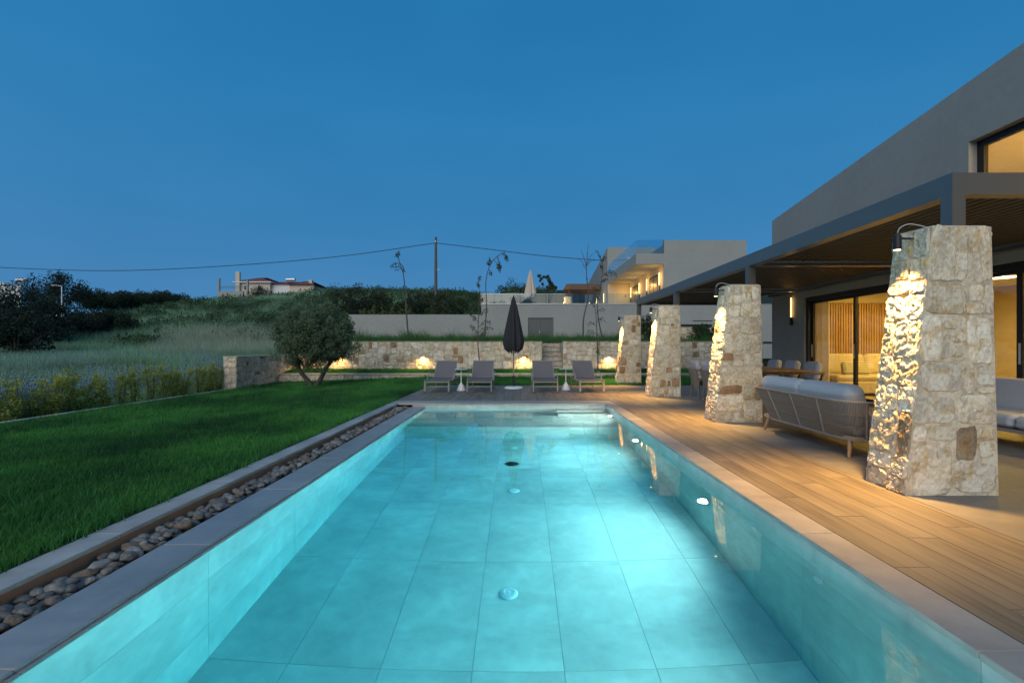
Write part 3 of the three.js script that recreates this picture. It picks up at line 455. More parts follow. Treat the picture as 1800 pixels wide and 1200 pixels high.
{
  reseed(521);
  const kinds = [shrubGeo(.9, .55, 22, .055), shrubGeo(1.05, .45, 20, .055), shrubGeo(.75, .75, 26, .055), shrubGeo(1.0, .35, 20, .05)];
  const lm = [leafMat(.36, .4, .08), leafMat(.31, .37, .09), leafMat(.42, .44, .09)];
  const ord = ['first', 'second', 'third', 'fourth', 'fifth', 'sixth', 'seventh', 'eighth', 'ninth', 'tenth', 'eleventh', 'twelfth', 'thirteenth', 'fourteenth', 'fifteenth', 'sixteenth', 'seventeenth'];
  const px = [402, 384, 367, 350, 320, 305, 290, 266, 236, 212, 186, 142, 118, 86, 58, 32, 8];
  px.forEach((p, k) => {
    const x = -9.35 + rr(-.15, .12), d = 840 * -x / (912 - p), kd = [1, 3, 1, 3, 0, 3, 1, 3, 3, 3, 0, 2, 1, 0, 3, 0, 2][k], s = [.95, .9, 1.05, 1, 1, .9, 1.05, 1.1, 1, .95, .9, 1.15, 1.1, 1.05, .6, 1.05, .9][k];
    const t = thing('garden_shrub', `yellow-green garden shrub at the lawn edge, ${ord[k]} from the pale wall end`, 'shrub', D(x, -.3, d), rr(0, 6), 'yellow-green shrubs along the lawn');
    part('stems', kinds[kd][0], M.twig, t); part('foliage', kinds[kd][1], pick(lm), t); t.scale.set(s, s, s);
  });
}
function sapling(label, base, pts, twigs, leafN, mat, L = .12, name = 'sapling', r = .03, droop = .0) {
  const t = thing(name, label, 'tree', base), g = [limb(pts, r * 1.3, r * .5, 20, 6)], out = [], c = new THREE.CatmullRomCurve3(pts);
  for (const [f, dx, dy, dz] of twigs) { const a = c.getPointAt(f), e = a.clone().add(V(dx, dy, dz)), m = a.clone().lerp(e, .55).add(V(0, Math.abs(dx) * .25, 0)); g.push(limb([a, m, e], r * .55, r * .22, 8, 5)); const q = new THREE.CatmullRomCurve3([a, m, e]); for (let i = 0; i < leafN * 1.5; i++) { const u = q.getPointAt(rr(.35, 1)); out.push([u.add(V(rr(-.06, .06), rr(-.12, .04) - droop * rnd(), rr(-.06, .06))), L * rr(.6, 1.3), L * .32]); } }
  part('trunk', join(g), M.twig, t); if (out.length) part('foliage', leaves(out), mat, t); return t;
}
const at = (px, py, d) => D((px - 912) * d / 840, 1.2 + (609 - py) * d / 840, d);
const rel = (base, list, d) => list.map(([px, py]) => at(px, py, d).sub(base));
{
  reseed(541);
  const green = leafMat(.06, .09, .035), dark = leafMat(.035, .05, .025);
  let b = at(718, 597, 24);
  sapling('leaning thin sapling with a drooping tip, left of the utility pole', b, rel(b, [[718, 597], [715, 560], [711, 500], [708, 478], [702, 462], [699, 443]], 24), [[.8, -.35, .12, 0], [.86, -.42, -.05, .1], [.88, .25, -.35, 0], [.95, -.12, .15, .1], [.99, .05, .12, 0]], 16, green, .13, 'sapling', .035, .12);
  b = at(843, 640, 18.2);
  sapling('slender feathery sapling planted in the lit grass strip, left of the parasol', b, rel(b, [[843, 640], [840, 600], [841, 560], [842, 530], [842, 488]], 18.2), [[.28, .32, .3, .1], [.34, -.3, .35, 0], [.42, .45, .25, -.1], [.48, -.3, .28, .1], [.55, .35, .28, 0], [.62, -.25, .2, 0], [.7, .2, .2, 0], [.36, .6, .15, .1], [.98, .03, .1, 0], [.9, -.05, .15, 0]], 22, leafMat(.07, .085, .045), .1, 'sapling', .018);
  b = at(851, 597, 24);
  sapling('thin sapling whose top arches over to the right, behind the parasol', b, rel(b, [[851, 597], [855, 540], [854, 495], [858, 475], [866, 458], [880, 446], [890, 441]], 24), [[.72, .15, -.12, 0], [.78, -.15, .15, .1], [.84, .32, -.5, 0], [.88, .25, -.55, .1], [.9, .1, -.7, 0], [.94, .3, -.2, 0], [.8, -.1, .3, 0], [.97, .2, -.35, 0]], 22, green, .13, 'sapling', .03, .1);
  b = at(1025, 597, 24);
  sapling('bare forked sapling in front of the grey wall, right of the hatch', b, rel(b, [[1025, 597], [1026, 560], [1034, 520], [1031, 480], [1031, 465]], 24), [[.7, -.1, .5, 0], [.93, -.4, .55, 0], [.97, -.3, .85, .1], [1, .35, .6, 0], [1, .1, 1.1, 0], [.98, .45, .35, 0]], 1, dark, .1, 'sapling', .035);
  b = at(1051, 648, 18.2);
  sapling('dark slender sapling in the lit grass strip, left of the farthest pillar', b, rel(b, [[1051, 648], [1051, 620], [1048, 560], [1046, 540], [1044, 528]], 18.2), [[.2, .03, .2, 0], [.24, -.05, .25, 0], [.3, .05, .3, .1], [.5, -.4, .1, 0], [.62, -.35, .1, .1], [.68, .3, .12, 0], [.8, .3, .2, 0], [.9, -.25, .25, 0], [.97, .15, .2, 0]], 12, dark, .09, 'sapling', .02);
  b = at(1060, 600, 25);
  sapling('thin sapling with curling leafy twigs before the lit hillside villa', b, rel(b, [[1060, 600], [1052, 560], [1050, 530], [1056, 500], [1060, 470], [1057, 455]], 25), [[.7, .3, .3, 0], [.78, .55, .2, 0], [.82, .75, -.05, .1], [.86, -.1, .35, 0], [.95, -.3, .7, 0], [.97, .2, .3, 0], [.6, -.3, .25, 0]], 16, green, .14, 'sapling', .03, .05);
  b = at(1040, 536, 33).setY(3.7);
}
function tree(name, label, category, base, h, w, trunkH, mat, n, L, group) {
  const t = thing(name, label, category, base, rr(0, 6), group), cs = [], g = [limb([V(0, -.3, 0), V(rr(-.1, .1), trunkH * .5, 0), V(rr(-.2, .2), h * .7, 0)], h * .03, h * .01, 10, 7)];
  for (let k = 0; k < 6; k++) { const a = rr(0, 6.28); g.push(limb([V(0, trunkH * rr(.7, 1), 0), V(Math.cos(a) * w * .2, lerp(trunkH, h, .4), Math.sin(a) * w * .2), V(Math.cos(a) * w * .38, lerp(trunkH, h, rr(.55, .85)), Math.sin(a) * w * .38)], h * .014, h * .004, 8, 5)); }
  for (let i = 0; i < 60; i++) { const a = rr(0, 6.28), e = Math.acos(rr(-1, 1)), f = Math.pow(rnd(), .4), y = Math.cos(e) * f; cs.push([V(Math.cos(a) * Math.sin(e) * f * w * .5 * (1 + .3 * noise(a, y * 2, h)), lerp(trunkH, h, .5 + .47 * y), Math.sin(a) * Math.sin(e) * f * w * .5), rr(.07, .15) * w]); }
  part('trunk', join(g), M.twig, t); part('crown', leaves(clumps(cs, n, L, L * .5)), mat, t); return t;
}
{
  reseed(561);
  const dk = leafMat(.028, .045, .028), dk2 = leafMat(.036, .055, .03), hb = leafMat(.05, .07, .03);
  const g = 'dark trees beyond the wild field';
  // px, top py, d, width, label
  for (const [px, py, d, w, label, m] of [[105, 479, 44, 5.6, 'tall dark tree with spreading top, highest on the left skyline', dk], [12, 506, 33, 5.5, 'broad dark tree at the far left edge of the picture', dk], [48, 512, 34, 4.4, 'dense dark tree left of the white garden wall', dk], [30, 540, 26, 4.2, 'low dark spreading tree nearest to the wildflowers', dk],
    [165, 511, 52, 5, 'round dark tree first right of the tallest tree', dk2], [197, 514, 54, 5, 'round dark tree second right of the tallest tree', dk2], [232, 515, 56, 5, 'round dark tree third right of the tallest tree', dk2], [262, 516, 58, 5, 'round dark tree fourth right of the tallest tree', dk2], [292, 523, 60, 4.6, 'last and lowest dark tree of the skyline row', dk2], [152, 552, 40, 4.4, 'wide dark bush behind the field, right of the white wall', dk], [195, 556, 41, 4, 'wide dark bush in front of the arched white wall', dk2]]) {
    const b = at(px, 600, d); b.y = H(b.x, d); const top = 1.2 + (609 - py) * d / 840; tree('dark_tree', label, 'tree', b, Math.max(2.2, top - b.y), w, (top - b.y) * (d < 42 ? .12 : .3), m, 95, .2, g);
  }
  // scrub on the hill behind the grey wall
  for (const [px, py, d, w, label, m] of [[612, 492, 33, 3, 'upright dark shrub rising behind the left end of the grey wall', hb], [638, 510, 32, 3.2, 'dark shrub above the grey wall, right of the olive', dk2], [672, 508, 33, 3.4, 'dense shrub above the grey wall, left of the leaning sapling', hb], [735, 512, 33, 3.2, 'dense shrub above the grey wall at the utility pole', dk2], [785, 514, 31, 3, 'dense shrub above the grey wall, right of the utility pole', hb], [905, 492, 50, 4.4, 'leafy bush on the ridge left of the cream parasol', dk2], [460, 505, 66, 4, 'small round bush in front of the red-roofed villa', dk2], [1137, 553, 20.5, 1.0, 'dark leafy bush between the two farthest pillars', hb], [1236, 590, 21, 1.3, 'leafy bush in front of the upper stone wall', hb]]) {
    const b = at(px, 600, d); b.y = d < 24 ? upY(b.x, d) : Math.max(H(b.x, d), d < 40 ? 2.2 : 0); const top = 1.2 + (609 - py) * d / 840; tree('hill_shrub', label, 'shrub', b, Math.max(.8, top - b.y), w, .1, m, d < 24 ? 40 : 60, d < 24 ? .09 : .15, 'shrubs on the hillside');
  }
  const py = leafMat(.17, .19, .05);
  for (const [px, k] of [[645, 'left'], [680, 'middle'], [712, 'right']]) { const d = 28.8, b = at(px, 552, d); const t = thing('young_shrub', `small yellowish shrub peeping over the low grey wall, the ${k} one of three`, 'shrub', D(b.x, 2.4, d), rr(0, 6), 'yellowish shrubs above the low wall'); const [s, l] = shrubGeo(1.25, .9, 20, .09); part('stems', s, M.twig, t); part('foliage', l, py, t); }
  // dark low bushes and a fan-leaved sapling on the villa terrace
  for (const [px, k] of [[868, 'left'], [884, 'middle'], [915, 'right']]) { const d = 33, b = at(px, 535, d); tree('terrace_bush', `low dark clipped bush on the villa terrace, the ${k} one`, 'shrub', D(b.x, 3.6, d), k === 'right' ? 1.1 : .75, k === 'right' ? 1.9 : .75, .05, dk, 60, .08, 'clipped bushes on the villa terrace'); }
  { const b = at(963, 535, 33).setY(3.6), t = thing('fan_leaf_sapling', 'young tree with big round leaves right of the cream parasol', 'tree', b), g2 = [], pos = []; for (let k = 0; k < 6; k++) { const e = V(rr(-.6, .65), rr(1.7, 2.75), rr(-.3, .3)); g2.push(limb([V(rr(-.1, .1), 0, 0), e.clone().multiplyScalar(.5).add(V(.05, .1, 0)), e], .018, .008, 8, 5)); for (let i = 0; i < 5; i++) pos.push(e.clone().multiplyScalar(rr(.62, 1)).add(V(rr(-.16, .16), rr(-.1, .1), rr(-.1, .1)))); } part('trunk', join(g2), M.twig, t); part('foliage', join(pos.map((p) => new THREE.CircleGeometry(rr(.09, .15), 9).rotateX(rr(-.7, .7)).rotateY(rr(-.8, .8)).translate(p.x, p.y, p.z))), dk, t); }
}
// ------------------------------------------------------------------ villa with the pergola (house on the right)
const FX = 7.0, roofY = (d) => 4.67 + (13.2 - d) * .1122;
const villa = thing('villa', 'modern taupe villa with rising roofline and lit glass doors on the right', 'house');
{
  const wall = (x, th, pts, holes) => { const s = new THREE.Shape(pts.map((a) => new THREE.Vector2(...a))); for (const [a, b, c, e] of holes) s.holes.push(new THREE.Path([[a, c], [a, e], [b, e], [b, c]].map((q) => new THREE.Vector2(...q)))); const g = new THREE.ExtrudeGeometry(s, { depth: th, bevelEnabled: false }); g.rotateY(Math.PI / 2); return uvm(g.translate(x, 0, 0)); };
  part('front_wall', wall(FX, .28, [[-3, -.2], [13.2, -.2], [13.2, roofY(13.2)], [-3, roofY(-3)]], [[3.4, 11.72, .02, 2.4], [2, 7.43, 2.95, 4.38]]), M.plaster, villa);
  part('end_wall', lim(FX + .281, 12.5, -.2, 4.66, 12.95, 13.2), M.plaster, villa);
  part('back_wall', wall(12.25, .25, [[-3, -.2], [12.949, -.2], [12.949, roofY(13.1)], [-3, roofY(-3)]], []), M.plasterWarm, villa);
  part('near_wall', lim(FX + .281, 12.249, -.2, 4.9, -3, -2.8), M.plasterWarm, villa);
  { const g = new THREE.BoxGeometry(5.6, .25, 16.6).translate(0, 0, 0); g.rotateX(-Math.atan(.1122)); part('roof', uvm(g.translate(FX + .3 + 2.8, roofY(5.1) - .3, -5.1)), M.plasterWarm, villa); }
  part('inner_wall', lim(FX + .281, 12.249, .001, 4.6, 12.7, 12.949), M.plasterWarm, villa);
  part('floor', lim(FX + .281, 12.249, -.2, 0, -2.799, 12.69), M.floorIn, villa);
  part('ceiling', lim(FX + .281, 12.248, 2.72, 2.95, 9.3, 12.69), M.white, villa);
  { const l = []; for (let x = FX + .45; x < 12; x += .068) l.push(lim(x, x + .042, .03, 2.34, 12.64, 12.695)); stuff(part('slat_panel', join(l), M.slat, villa)); part('slat_backing', lim(FX + .4, 12.1, .01, 2.36, 12.694, 12.699), std(rgb(.2, .1, .04), .8), villa); }
  // sliding doors
  const js = [3.4, 5.08, 6.76, 8.42, 10.08, 11.72];
  part('door_frame', join([lim(FX + .05, FX + .19, 2.3, 2.399, 3.402, 11.718), lim(FX + .05, FX + .19, .021, .06, 3.402, 11.718), lim(FX + .05, FX + .19, .06, 2.3, 3.402, 3.47), lim(FX + .05, FX + .19, .06, 2.3, 11.62, 11.718)]), M.aluDark, villa);
  for (let k = 0; k < 5; k++) { const a = js[k] + (k ? 0 : .07), b = js[k + 1] - (k === 4 ? .1 : 0), o = k % 2 ? .06 : .12; const f = part('sliding_door', join([lim(FX + o, FX + o + .05, .061, 2.299, a, a + .07), lim(FX + o, FX + o + .05, .061, 2.299, b - .07, b), lim(FX + o, FX + o + .05, .061, .14, a + .07, b - .07), lim(FX + o, FX + o + .05, 2.24, 2.299, a + .07, b - .07)]), M.aluDark, villa); part('pane', lim(FX + o + .02, FX + o + .028, .14, 2.24, a + .07, b - .07), M.glass, f); part('handle', lim(FX + o - .02, FX + o, .95, 1.25, b - .045, b - .03), M.steel, f); }
  const uf = part('window_frame', join([lim(FX + .13, FX + .2, 2.951, 3.01, 2, 7.428), lim(FX + .13, FX + .2, 4.28, 4.379, 2, 7.428), lim(FX + .13, FX + .2, 3.01, 4.28, 7.32, 7.428), lim(FX + .13, FX + .2, 3.01, 4.28, 4.6, 4.7)]), M.aluDark, villa);
  part('pane', lim(FX + .16, FX + .168, 3.01, 4.28, 4.7, 7.32), M.glass, uf); part('pane', lim(FX + .16, FX + .168, 3.01, 4.28, 2, 4.6), M.glass, uf);
  const cg = curtain(.78, 2.6, .035, 8).rotateY(Math.PI / 2).translate(FX + .36, 1.35, -11.74); part('curtain', cg, M.curtain, villa);
  // stair along the back wall
  const st = part('stair_stringer', (() => { const s = new THREE.Shape([[0, 0], [4.2, 2.9], [4.2, 2.55], [.5, 0]].map((a) => new THREE.Vector2(...a))); return new THREE.ExtrudeGeometry(s, { depth: .06, bevelEnabled: false }).rotateY(Math.PI / 2).translate(11.1, 0, -6.4); })(), M.white, villa);
  for (let k = 0; k < 14; k++) part('stair_tread', box(1.05, .05, .28, 11.7, .2 + k * .19, -(6.75 + k * .275)), M.teakPale, st);
  // ceiling lamps inside
  for (const [x, y, d, w, cd] of [[9.0, 2.715, 11.2, .5, 115], [10.2, 2.715, 10.1, .5, 100], [10.2, 4.3, 6.2, .6, 135], [10.2, 4.5, 2.6, .6, 70]]) {
    const l = part('ceiling_lamp', cyl(w / 2, w / 2, .05, 0, 0, 0, 28), M.white, villa, x, y - .026, -d); part('lamp_diffuser', cyl(w / 2 - .02, w / 2 - .02, .012, 0, -.032, 0, 28), M.lampRoom, l);
    const a = new THREE.RectAreaLight(ROOM, cd, w * .85, w * .85); a.name = 'ceiling_lamp_light'; a.position.set(x, y - .075, -d); a.lookAt(x, 0, -d); villa.add(a);
  }
  for (const [x, y, d, cd] of [[9.6, 3.7, 6.6, 17], [9.6, 3.9, 3.6, 13]]) { const l = part('pendant_lamp', new THREE.SphereGeometry(.14, 20, 14), M.lampRoom, villa, x, y, -d); part('lamp_cord', bar(V(0, .14, 0), V(0, 1.0, 0), .006), M.black, l); point('pendant_lamp_light', villa, D(x, y, d), cd, ROOM, 6); }
  // wall lamp beside the doors, and the next one nearer the camera
  for (const d of [12.2, 2.6]) { const s = part('wall_sconce', join([box(.035, .72, .03, -.04, -.02, -.03), box(.05, .2, .055, -.045, -.28, .005), box(.04, .05, .04, -.02, -.3, 0)]), M.black, villa, FX, 2.12, -d); part('lamp_strip', rbox(.03, .5, .035, .012, -.045, .08, .005), M.lampStrip, s); const a = new THREE.RectAreaLight(WARM, 15, .035, .48); a.name = 'wall_sconce_light'; a.position.set(FX - .064, 2.2, -d + .005); a.lookAt(FX - 3, 2.2, -d + .4); villa.add(a); }
}
{ // pergola
  const t = thing('pergola', 'dark metal louvred pergola roof over the terrace, standing on slim posts', 'pergola'), X0 = 3.85, D0 = 4.24, D1 = 15.6, y0 = 2.55, y1 = 2.745;
  part('outer_beam', lim(X0, X0 + .12, y0, y1, D0, D1), M.alu, t); part('inner_beam', lim(FX - .12, FX - .002, y0, y1, D0, 13.2), M.alu, t);
  part('front_beam', lim(X0 + .121, FX - .121, y0 + .001, y1 - .001, D0, D0 + .12), M.alu, t); part('back_beam', lim(X0 + .121, FX, y0 + .001, y1 - .001, D1 - .12, D1), M.alu, t);
  part('gutter_lip', join([lim(X0 + .121, X0 + .16, y0 + .002, y0 + .022, D0 + .122, D1 - .122), lim(FX - .16, FX - .1215, y0 + .002, y0 + .022, D0 + .122, 13)]), M.alu, t);
  const cross = [8.0, 11.78]; for (const d of cross) { part('cross_beam', lim(X0 + .121, FX - .121, y0 + .0015, y1 - .0015, d, d + .12), M.alu, t); part('gutter_lip', lim(X0 + .17, FX - .17, y0 + .002, y0 + .022, d - .04, d - .0005), M.alu, t); }
  for (const d of [D0, 8.0, 11.78, D1 - .12]) part('post', lim(X0 + .0005, X0 + .1195, 0, y0 - .0005, d + .0005, d + .1195), M.alu, t);
  const bays = [[D0 + .125, 7.955], [8.125, 11.735], [11.905, D1 - .125]], gs = bays.map(([a, b]) => { const g = rbox(.118, .032, b - a, .012); g.rotateZ(.12); return g; });
  for (let k = 0; k < 3; k++) { const [a, b] = bays[k]; for (let i = 0; i < 25; i++) part('louvre', gs[k], M.louvre, t, X0 + .22 + i * .1135, y0 + .085, -(a + b) / 2); }
}
// ------------------------------------------------------------------ furniture under the pergola
function cushion(w, h, d, mat, par, x, y, z, puff = .06, name = 'cushion', rot) { const g = new RoundedBoxGeometry(w, h, d, 5, Math.min(w, h, d) * .42), p = g.attributes.position; for (let i = 0; i < p.count; i++) { const a = p.getX(i) / w * 2, b = p.getY(i) / h * 2, c = p.getZ(i) / d * 2, n = noise(a * 1.7 + x, b * 1.7 + y, c * 1.7 + z); p.setXYZ(i, p.getX(i) * (1 + puff * (1 - b * b) * (1 - c * c) + .03 * n), p.getY(i) * (1 + puff * (1 - a * a) * (1 - c * c) + .04 * n), p.getZ(i) * (1 + puff * (1 - a * a) * (1 - b * b) + .03 * n)); } g.computeVertexNormals(); const m = part(name, uvm(g), mat, par, x, y, z); m.geometry = mergeSmooth(m.geometry); if (rot) m.rotation.set(...rot); return m; }
function mergeSmooth(g) { const p = g.attributes.position, map = new Map(), n = g.attributes.normal, acc = []; const a = V(), b = V(), c = V(); for (let i = 0; i < p.count; i += 3) { a.fromBufferAttribute(p, i); b.fromBufferAttribute(p, i + 1); c.fromBufferAttribute(p, i + 2); const f = b.clone().sub(a).cross(c.clone().sub(a)); for (let k = 0; k < 3; k++) { const key = [p.getX(i + k).toFixed(4), p.getY(i + k).toFixed(4), p.getZ(i + k).toFixed(4)].join(); if (!map.has(key)) map.set(key, V()); map.get(key).add(f); acc.push(map.get(key)); } } acc.forEach((v, i) => { const l = v.length() || 1; n.setXYZ(i, v.x / l, v.y / l, v.z / l); }); return g; }
// rope sofa: its back towards -x, length along z, origin at the foot of the back's middle
function ropeSofa(label, pos, turn, L = 1.95) {
  const t = thing('rope_sofa', label, 'sofa', pos, turn), h0 = .19, h1 = .62, hw = L / 2, dep = .86, R = .32;
  const path = (y) => { const o = (y - h0) * .34, pts = []; const x1 = dep, xb = .06 - o, z = hw + o; pts.push(V(x1, y, -z)); pts.push(V(xb + R, y, -z)); for (let k = 1; k < 6; k++) { const a = k / 6 * Math.PI / 2; pts.push(V(xb + R - Math.sin(a) * R, y, -z + R - Math.cos(a) * R)); } pts.push(V(xb, y, -z + R)); pts.push(V(xb, y, z - R)); for (let k = 1; k < 6; k++) { const a = k / 6 * Math.PI / 2; pts.push(V(xb + R - Math.cos(a) * R, y, z - R + Math.sin(a) * R)); } pts.push(V(xb + R, y, z)); pts.push(V(x1, y, z)); const c = new THREE.CurvePath(); for (let i = 0; i < pts.length - 1; i++) c.add(new THREE.LineCurve3(pts[i], pts[i + 1])); return c; };
  const armDrop = (u) => 0, cTop = path(h1), cBot = path(h0), N = 270, ropes = [];
  for (let i = 0; i <= N; i++) ropes.push(bar(cBot.getPointAt(i / N), cTop.getPointAt(i / N), 0.0032, .0032, 5));
  stuff(part('rope_weave', join(ropes), M.rope, t));
  const rail = (c, r) => { const g = []; for (let i = 0; i < 90; i++) g.push(bar(c.getPointAt(i / 90), c.getPointAt((i + 1) / 90), r, r, 8)); return join(g); };
  part('top_rail', rail(cTop, .013), M.taupe, t); part('bottom_rail', rail(cBot, .015), M.taupe, t);
  part('cross_rope', rail(path(.33), .006), M.rope, t); part('cross_rope', rail(path(.47), .006), M.rope, t);
  for (const u of [.2, .36, .5, .64, .8]) part('strut', bar(cBot.getPointAt(u), cTop.getPointAt(u), .011), M.taupe, t);
  part('seat_base', box(dep - .1, .04, L - .1, dep / 2 + .02, h0 + .02, 0), M.taupe, t);
  for (const [x, z] of [[.1, -hw + .14], [.1, hw - .14], [dep - .1, -hw + .14], [dep - .1, hw - .14]]) part('leg', bar(V(x + (x < .4 ? -.05 : .05), 0, z + Math.sign(z) * .05), V(x, h0 + .01, z), .017, .026, 12), M.teakPale, t);
  const cw = (L - .12) / 2;
  for (const s of [-1, 1]) { cushion(dep - .12, .17, cw, M.cushion, t, dep / 2 + .04, h0 + .125, s * cw / 2, .05, 'seat_cushion'); cushion(.22, .46, cw + .04, M.cushion, t, .14, .55, s * cw / 2, .12, 'back_cushion', [0, 0, .22]); }
  return t;
}
ropeSofa('taupe rope sofa with white back cushions, its back turned to the pool', D(3.5, 0, 6.02), 0);
{ // sofa on the right, facing the pool
  const t = ropeSofa('taupe rope sofa facing the pool, cut by the right picture edge', D(6.62, 0, 5.6), Math.PI, 2.5);
  t.userData.label = 'white cushioned sofa against the house, cut by the right edge of the picture';
}
function diningTable(pos) { const t = thing('dining_table', 'long teak dining table behind the second stone pillar', 'table', pos); for (let i = 0; i < 9; i++) part('plank', rbox(.103, .035, 2.5, .005, -.43 + i * .1075, .735, 0), M.teak, t); part('apron', box(.7, .06, 2.1, 0, .685, 0), M.teak, t); for (const s of [-1, 1]) for (const k of [-1, 1]) part('leg', bar(V(k * .38, 0, s * 1.0), V(k * .2, .68, s * .8), .03, .04, 10), M.teak, t); return t; }
diningTable(D(5.1, 0, 10.3));
function diningChair() {
  const t = thing('dining_chair', 'x', 'chair', V(0, 0, 0), 0, 'dining chairs around the teak table');
  for (const [x, z] of [[-.22, -.22], [-.22, .22], [.2, -.22], [.2, .22]]) part('leg', bar(V(x * 1.12, 0, z * 1.1), V(x, .42, z), .014, .022, 10), x < 0 ? M.rope : M.teak, t);
  part('seat', rbox(.5, .05, .5, .02, 0, .43, 0), M.teak, t);
  part('backrest', (() => { const g = new THREE.BoxGeometry(.028, .5, .5, 1, 8, 10), p = g.attributes.position; for (let i = 0; i < p.count; i++) { const y = p.getY(i) + .25, z = p.getZ(i); p.setX(i, p.getX(i) - y * .22 + z * z * .9); p.setZ(i, z * (.72 + y * .6)); } g.computeVertexNormals(); return g.translate(-.24, .69 - .26, 0); })(), M.rope, t);
  for (const s of [-1, 1]) part('armrest', tube([V(-.3, .66, s * .22), V(-.1, .67, s * .29), V(.12, .64, s * .27), V(.2, .42, s * .22)], .02, 20, 8), M.teak, t);
  cushion(.46, .08, .46, M.cushion, t, .0, .49, 0, .05, 'seat_cushion'); cushion(.13, .36, .44, M.cushion, t, -.21, .7, 0, .15, 'back_cushion', [0, 0, .2]);
  return t;
}
{
  const L = ['left dining chair nearest to the camera, back towards the pool', 'middle left dining chair, back towards the pool', 'left dining chair farthest away, back towards the pool', 'right dining chair nearest to the glass doors', 'middle right dining chair by the house wall', 'right dining chair farthest away by the house wall'];
  const c0 = diningChair(); c0.userData.label = L[0]; c0.position.copy(D(4.4, 0, 9.75)); let k = 1;
  for (const d of [10.5, 11.25]) copy(c0, L[k++], D(4.38, 0, d), 0);
  for (const d of [9.85, 10.6, 11.35]) copy(c0, L[k++], D(5.85, 0, d), Math.PI);
}
{ // living room
  const t = thing('indoor_sofa', 'pale sofa against the wooden slat wall inside the living room', 'sofa', D(9.55, 0, 12.1));
  part('base', rbox(3.6, .3, .95, .04, 0, .2, 0), M.cushionCream, t); for (let i = 0; i < 3; i++) { cushion(1.18, .17, .9, M.cushionCream, t, -1.2 + i * 1.2, .42, .02, .04, 'seat_cushion'); cushion(1.15, .55, .22, M.cushionCream, t, -1.2 + i * 1.2, .74, -.3, .1, 'back_cushion', [-.2, 0, 0]); }
  const p1 = thing('patterned_pillow', 'zigzag patterned pillow on the indoor sofa', 'pillow', D(8.35, .5, 11.85)); cushion(.62, .32, .14, M.zigzag, p1, 0, .16, 0, .15, 'cover', [-.3, 0, 0]);
  const p2 = thing('cream_pillow', 'long cream lumbar pillow on the indoor sofa', 'pillow', D(9.75, .5, 11.85)); cushion(.9, .3, .14, M.cushionCream, p2, 0, .15, 0, .15, 'cover', [-.3, 0, 0]);
  const c = thing('indoor_coffee_table', 'dark low coffee table inside the living room', 'table', D(9.3, 0, 10.8)); part('table_top', rbox(1.2, .04, .7, .01, 0, .36, 0), M.aluDark, c); for (const [x, z] of [[-.5, -.28], [.5, -.28], [-.5, .28], [.5, .28]]) part('leg', bar(V(x, 0, z), V(x, .35, z), .018), M.aluDark, c);
}
// ------------------------------------------------------------------ loungers, side tables, parasol
function lounger() {
  const t = thing('sun_lounger', 'x', 'sun lounger', V(0, 0, 0), 0, 'taupe sun loungers at the far pool end'), w = .31, hy = .31, hingeZ = -1.02, topY = .79, topZ = -1.55;
  // z = 0 is the foot end (towards the pool); the back leans away from it
  const sheetOf = (a, b, n = 8) => { const g = new THREE.BoxGeometry(w * 2 - .05, .014, a.distanceTo(b), 6, 1, n), p = g.attributes.position; for (let i = 0; i < p.count; i++) { const x = p.getX(i) / w, z = p.getZ(i) / a.distanceTo(b) * 2; p.setY(i, p.getY(i) - .018 * (1 - x * x) * (1 - z * z * .5)); } g.computeVertexNormals(); g.applyQuaternion(new THREE.Quaternion().setFromUnitVectors(V(0, 0, -1), b.clone().sub(a).normalize())); const m = a.clone().lerp(b, .5); return uvm(g.translate(m.x, m.y, m.z)); };
  part('seat_sling', sheetOf(V(0, hy + .01, -.03), V(0, hy + .01, hingeZ)), M.sling, t); part('back_sling', sheetOf(V(0, hy + .02, hingeZ - .02), V(0, topY, topZ)), M.sling, t);
  for (const s of [-1, 1]) {
    part('side_rail', uvm(new RoundedBoxGeometry(.03, .05, 1.62, 2, .008).translate(s * w, hy - .01, -.8)), M.taupe, t);
    part('back_rail', bar(V(s * (w - .02), hy, hingeZ), V(s * (w - .02), topY + .01, topZ - .01), .013), M.taupe, t);
    part('front_leg', tube([V(s * w, hy - .03, -.02), V(s * w, .04, .02), V(s * w, .012, -.02), V(s * w, .04, -.09), V(s * w, hy - .03, -.16)], .015, 26, 8), M.taupe, t);
    part('rear_leg', bar(V(s * w, 0, -1.5), V(s * w, hy - .02, -1.42), .015), M.taupe, t);
    part('armrest', tube([V(s * (w + .035), hy - .02, -.42), V(s * (w + .04), .42, -.58), V(s * (w + .04), .5, -.72), V(s * (w + .04), .505, -1.0), V(s * (w + .035), .5, -1.16)], .014, 26, 8), M.taupe, t);
    part('foot', cyl(.02, .02, .014, s * w, .007, -.02, 12), M.black, t);
  }
  part('cross_bar', join([bar(V(-w, .16, -.1), V(w, .16, -.1), .01), bar(V(-w, hy - .03, -.02), V(w, hy - .03, -.02), .012), bar(V(-w, .16, -1.46), V(w, .16, -1.46), .01), bar(V(-w, topY, topZ), V(w, topY, topZ), .012)]), M.taupe, t);
  part('back_prop', join([bar(V(-w + .05, hy - .02, -1.4), V(-w + .05, .52, -1.25), .009), bar(V(w - .05, hy - .02, -1.4), V(w - .05, .52, -1.25), .009)]), M.black, t);
  return t;
}
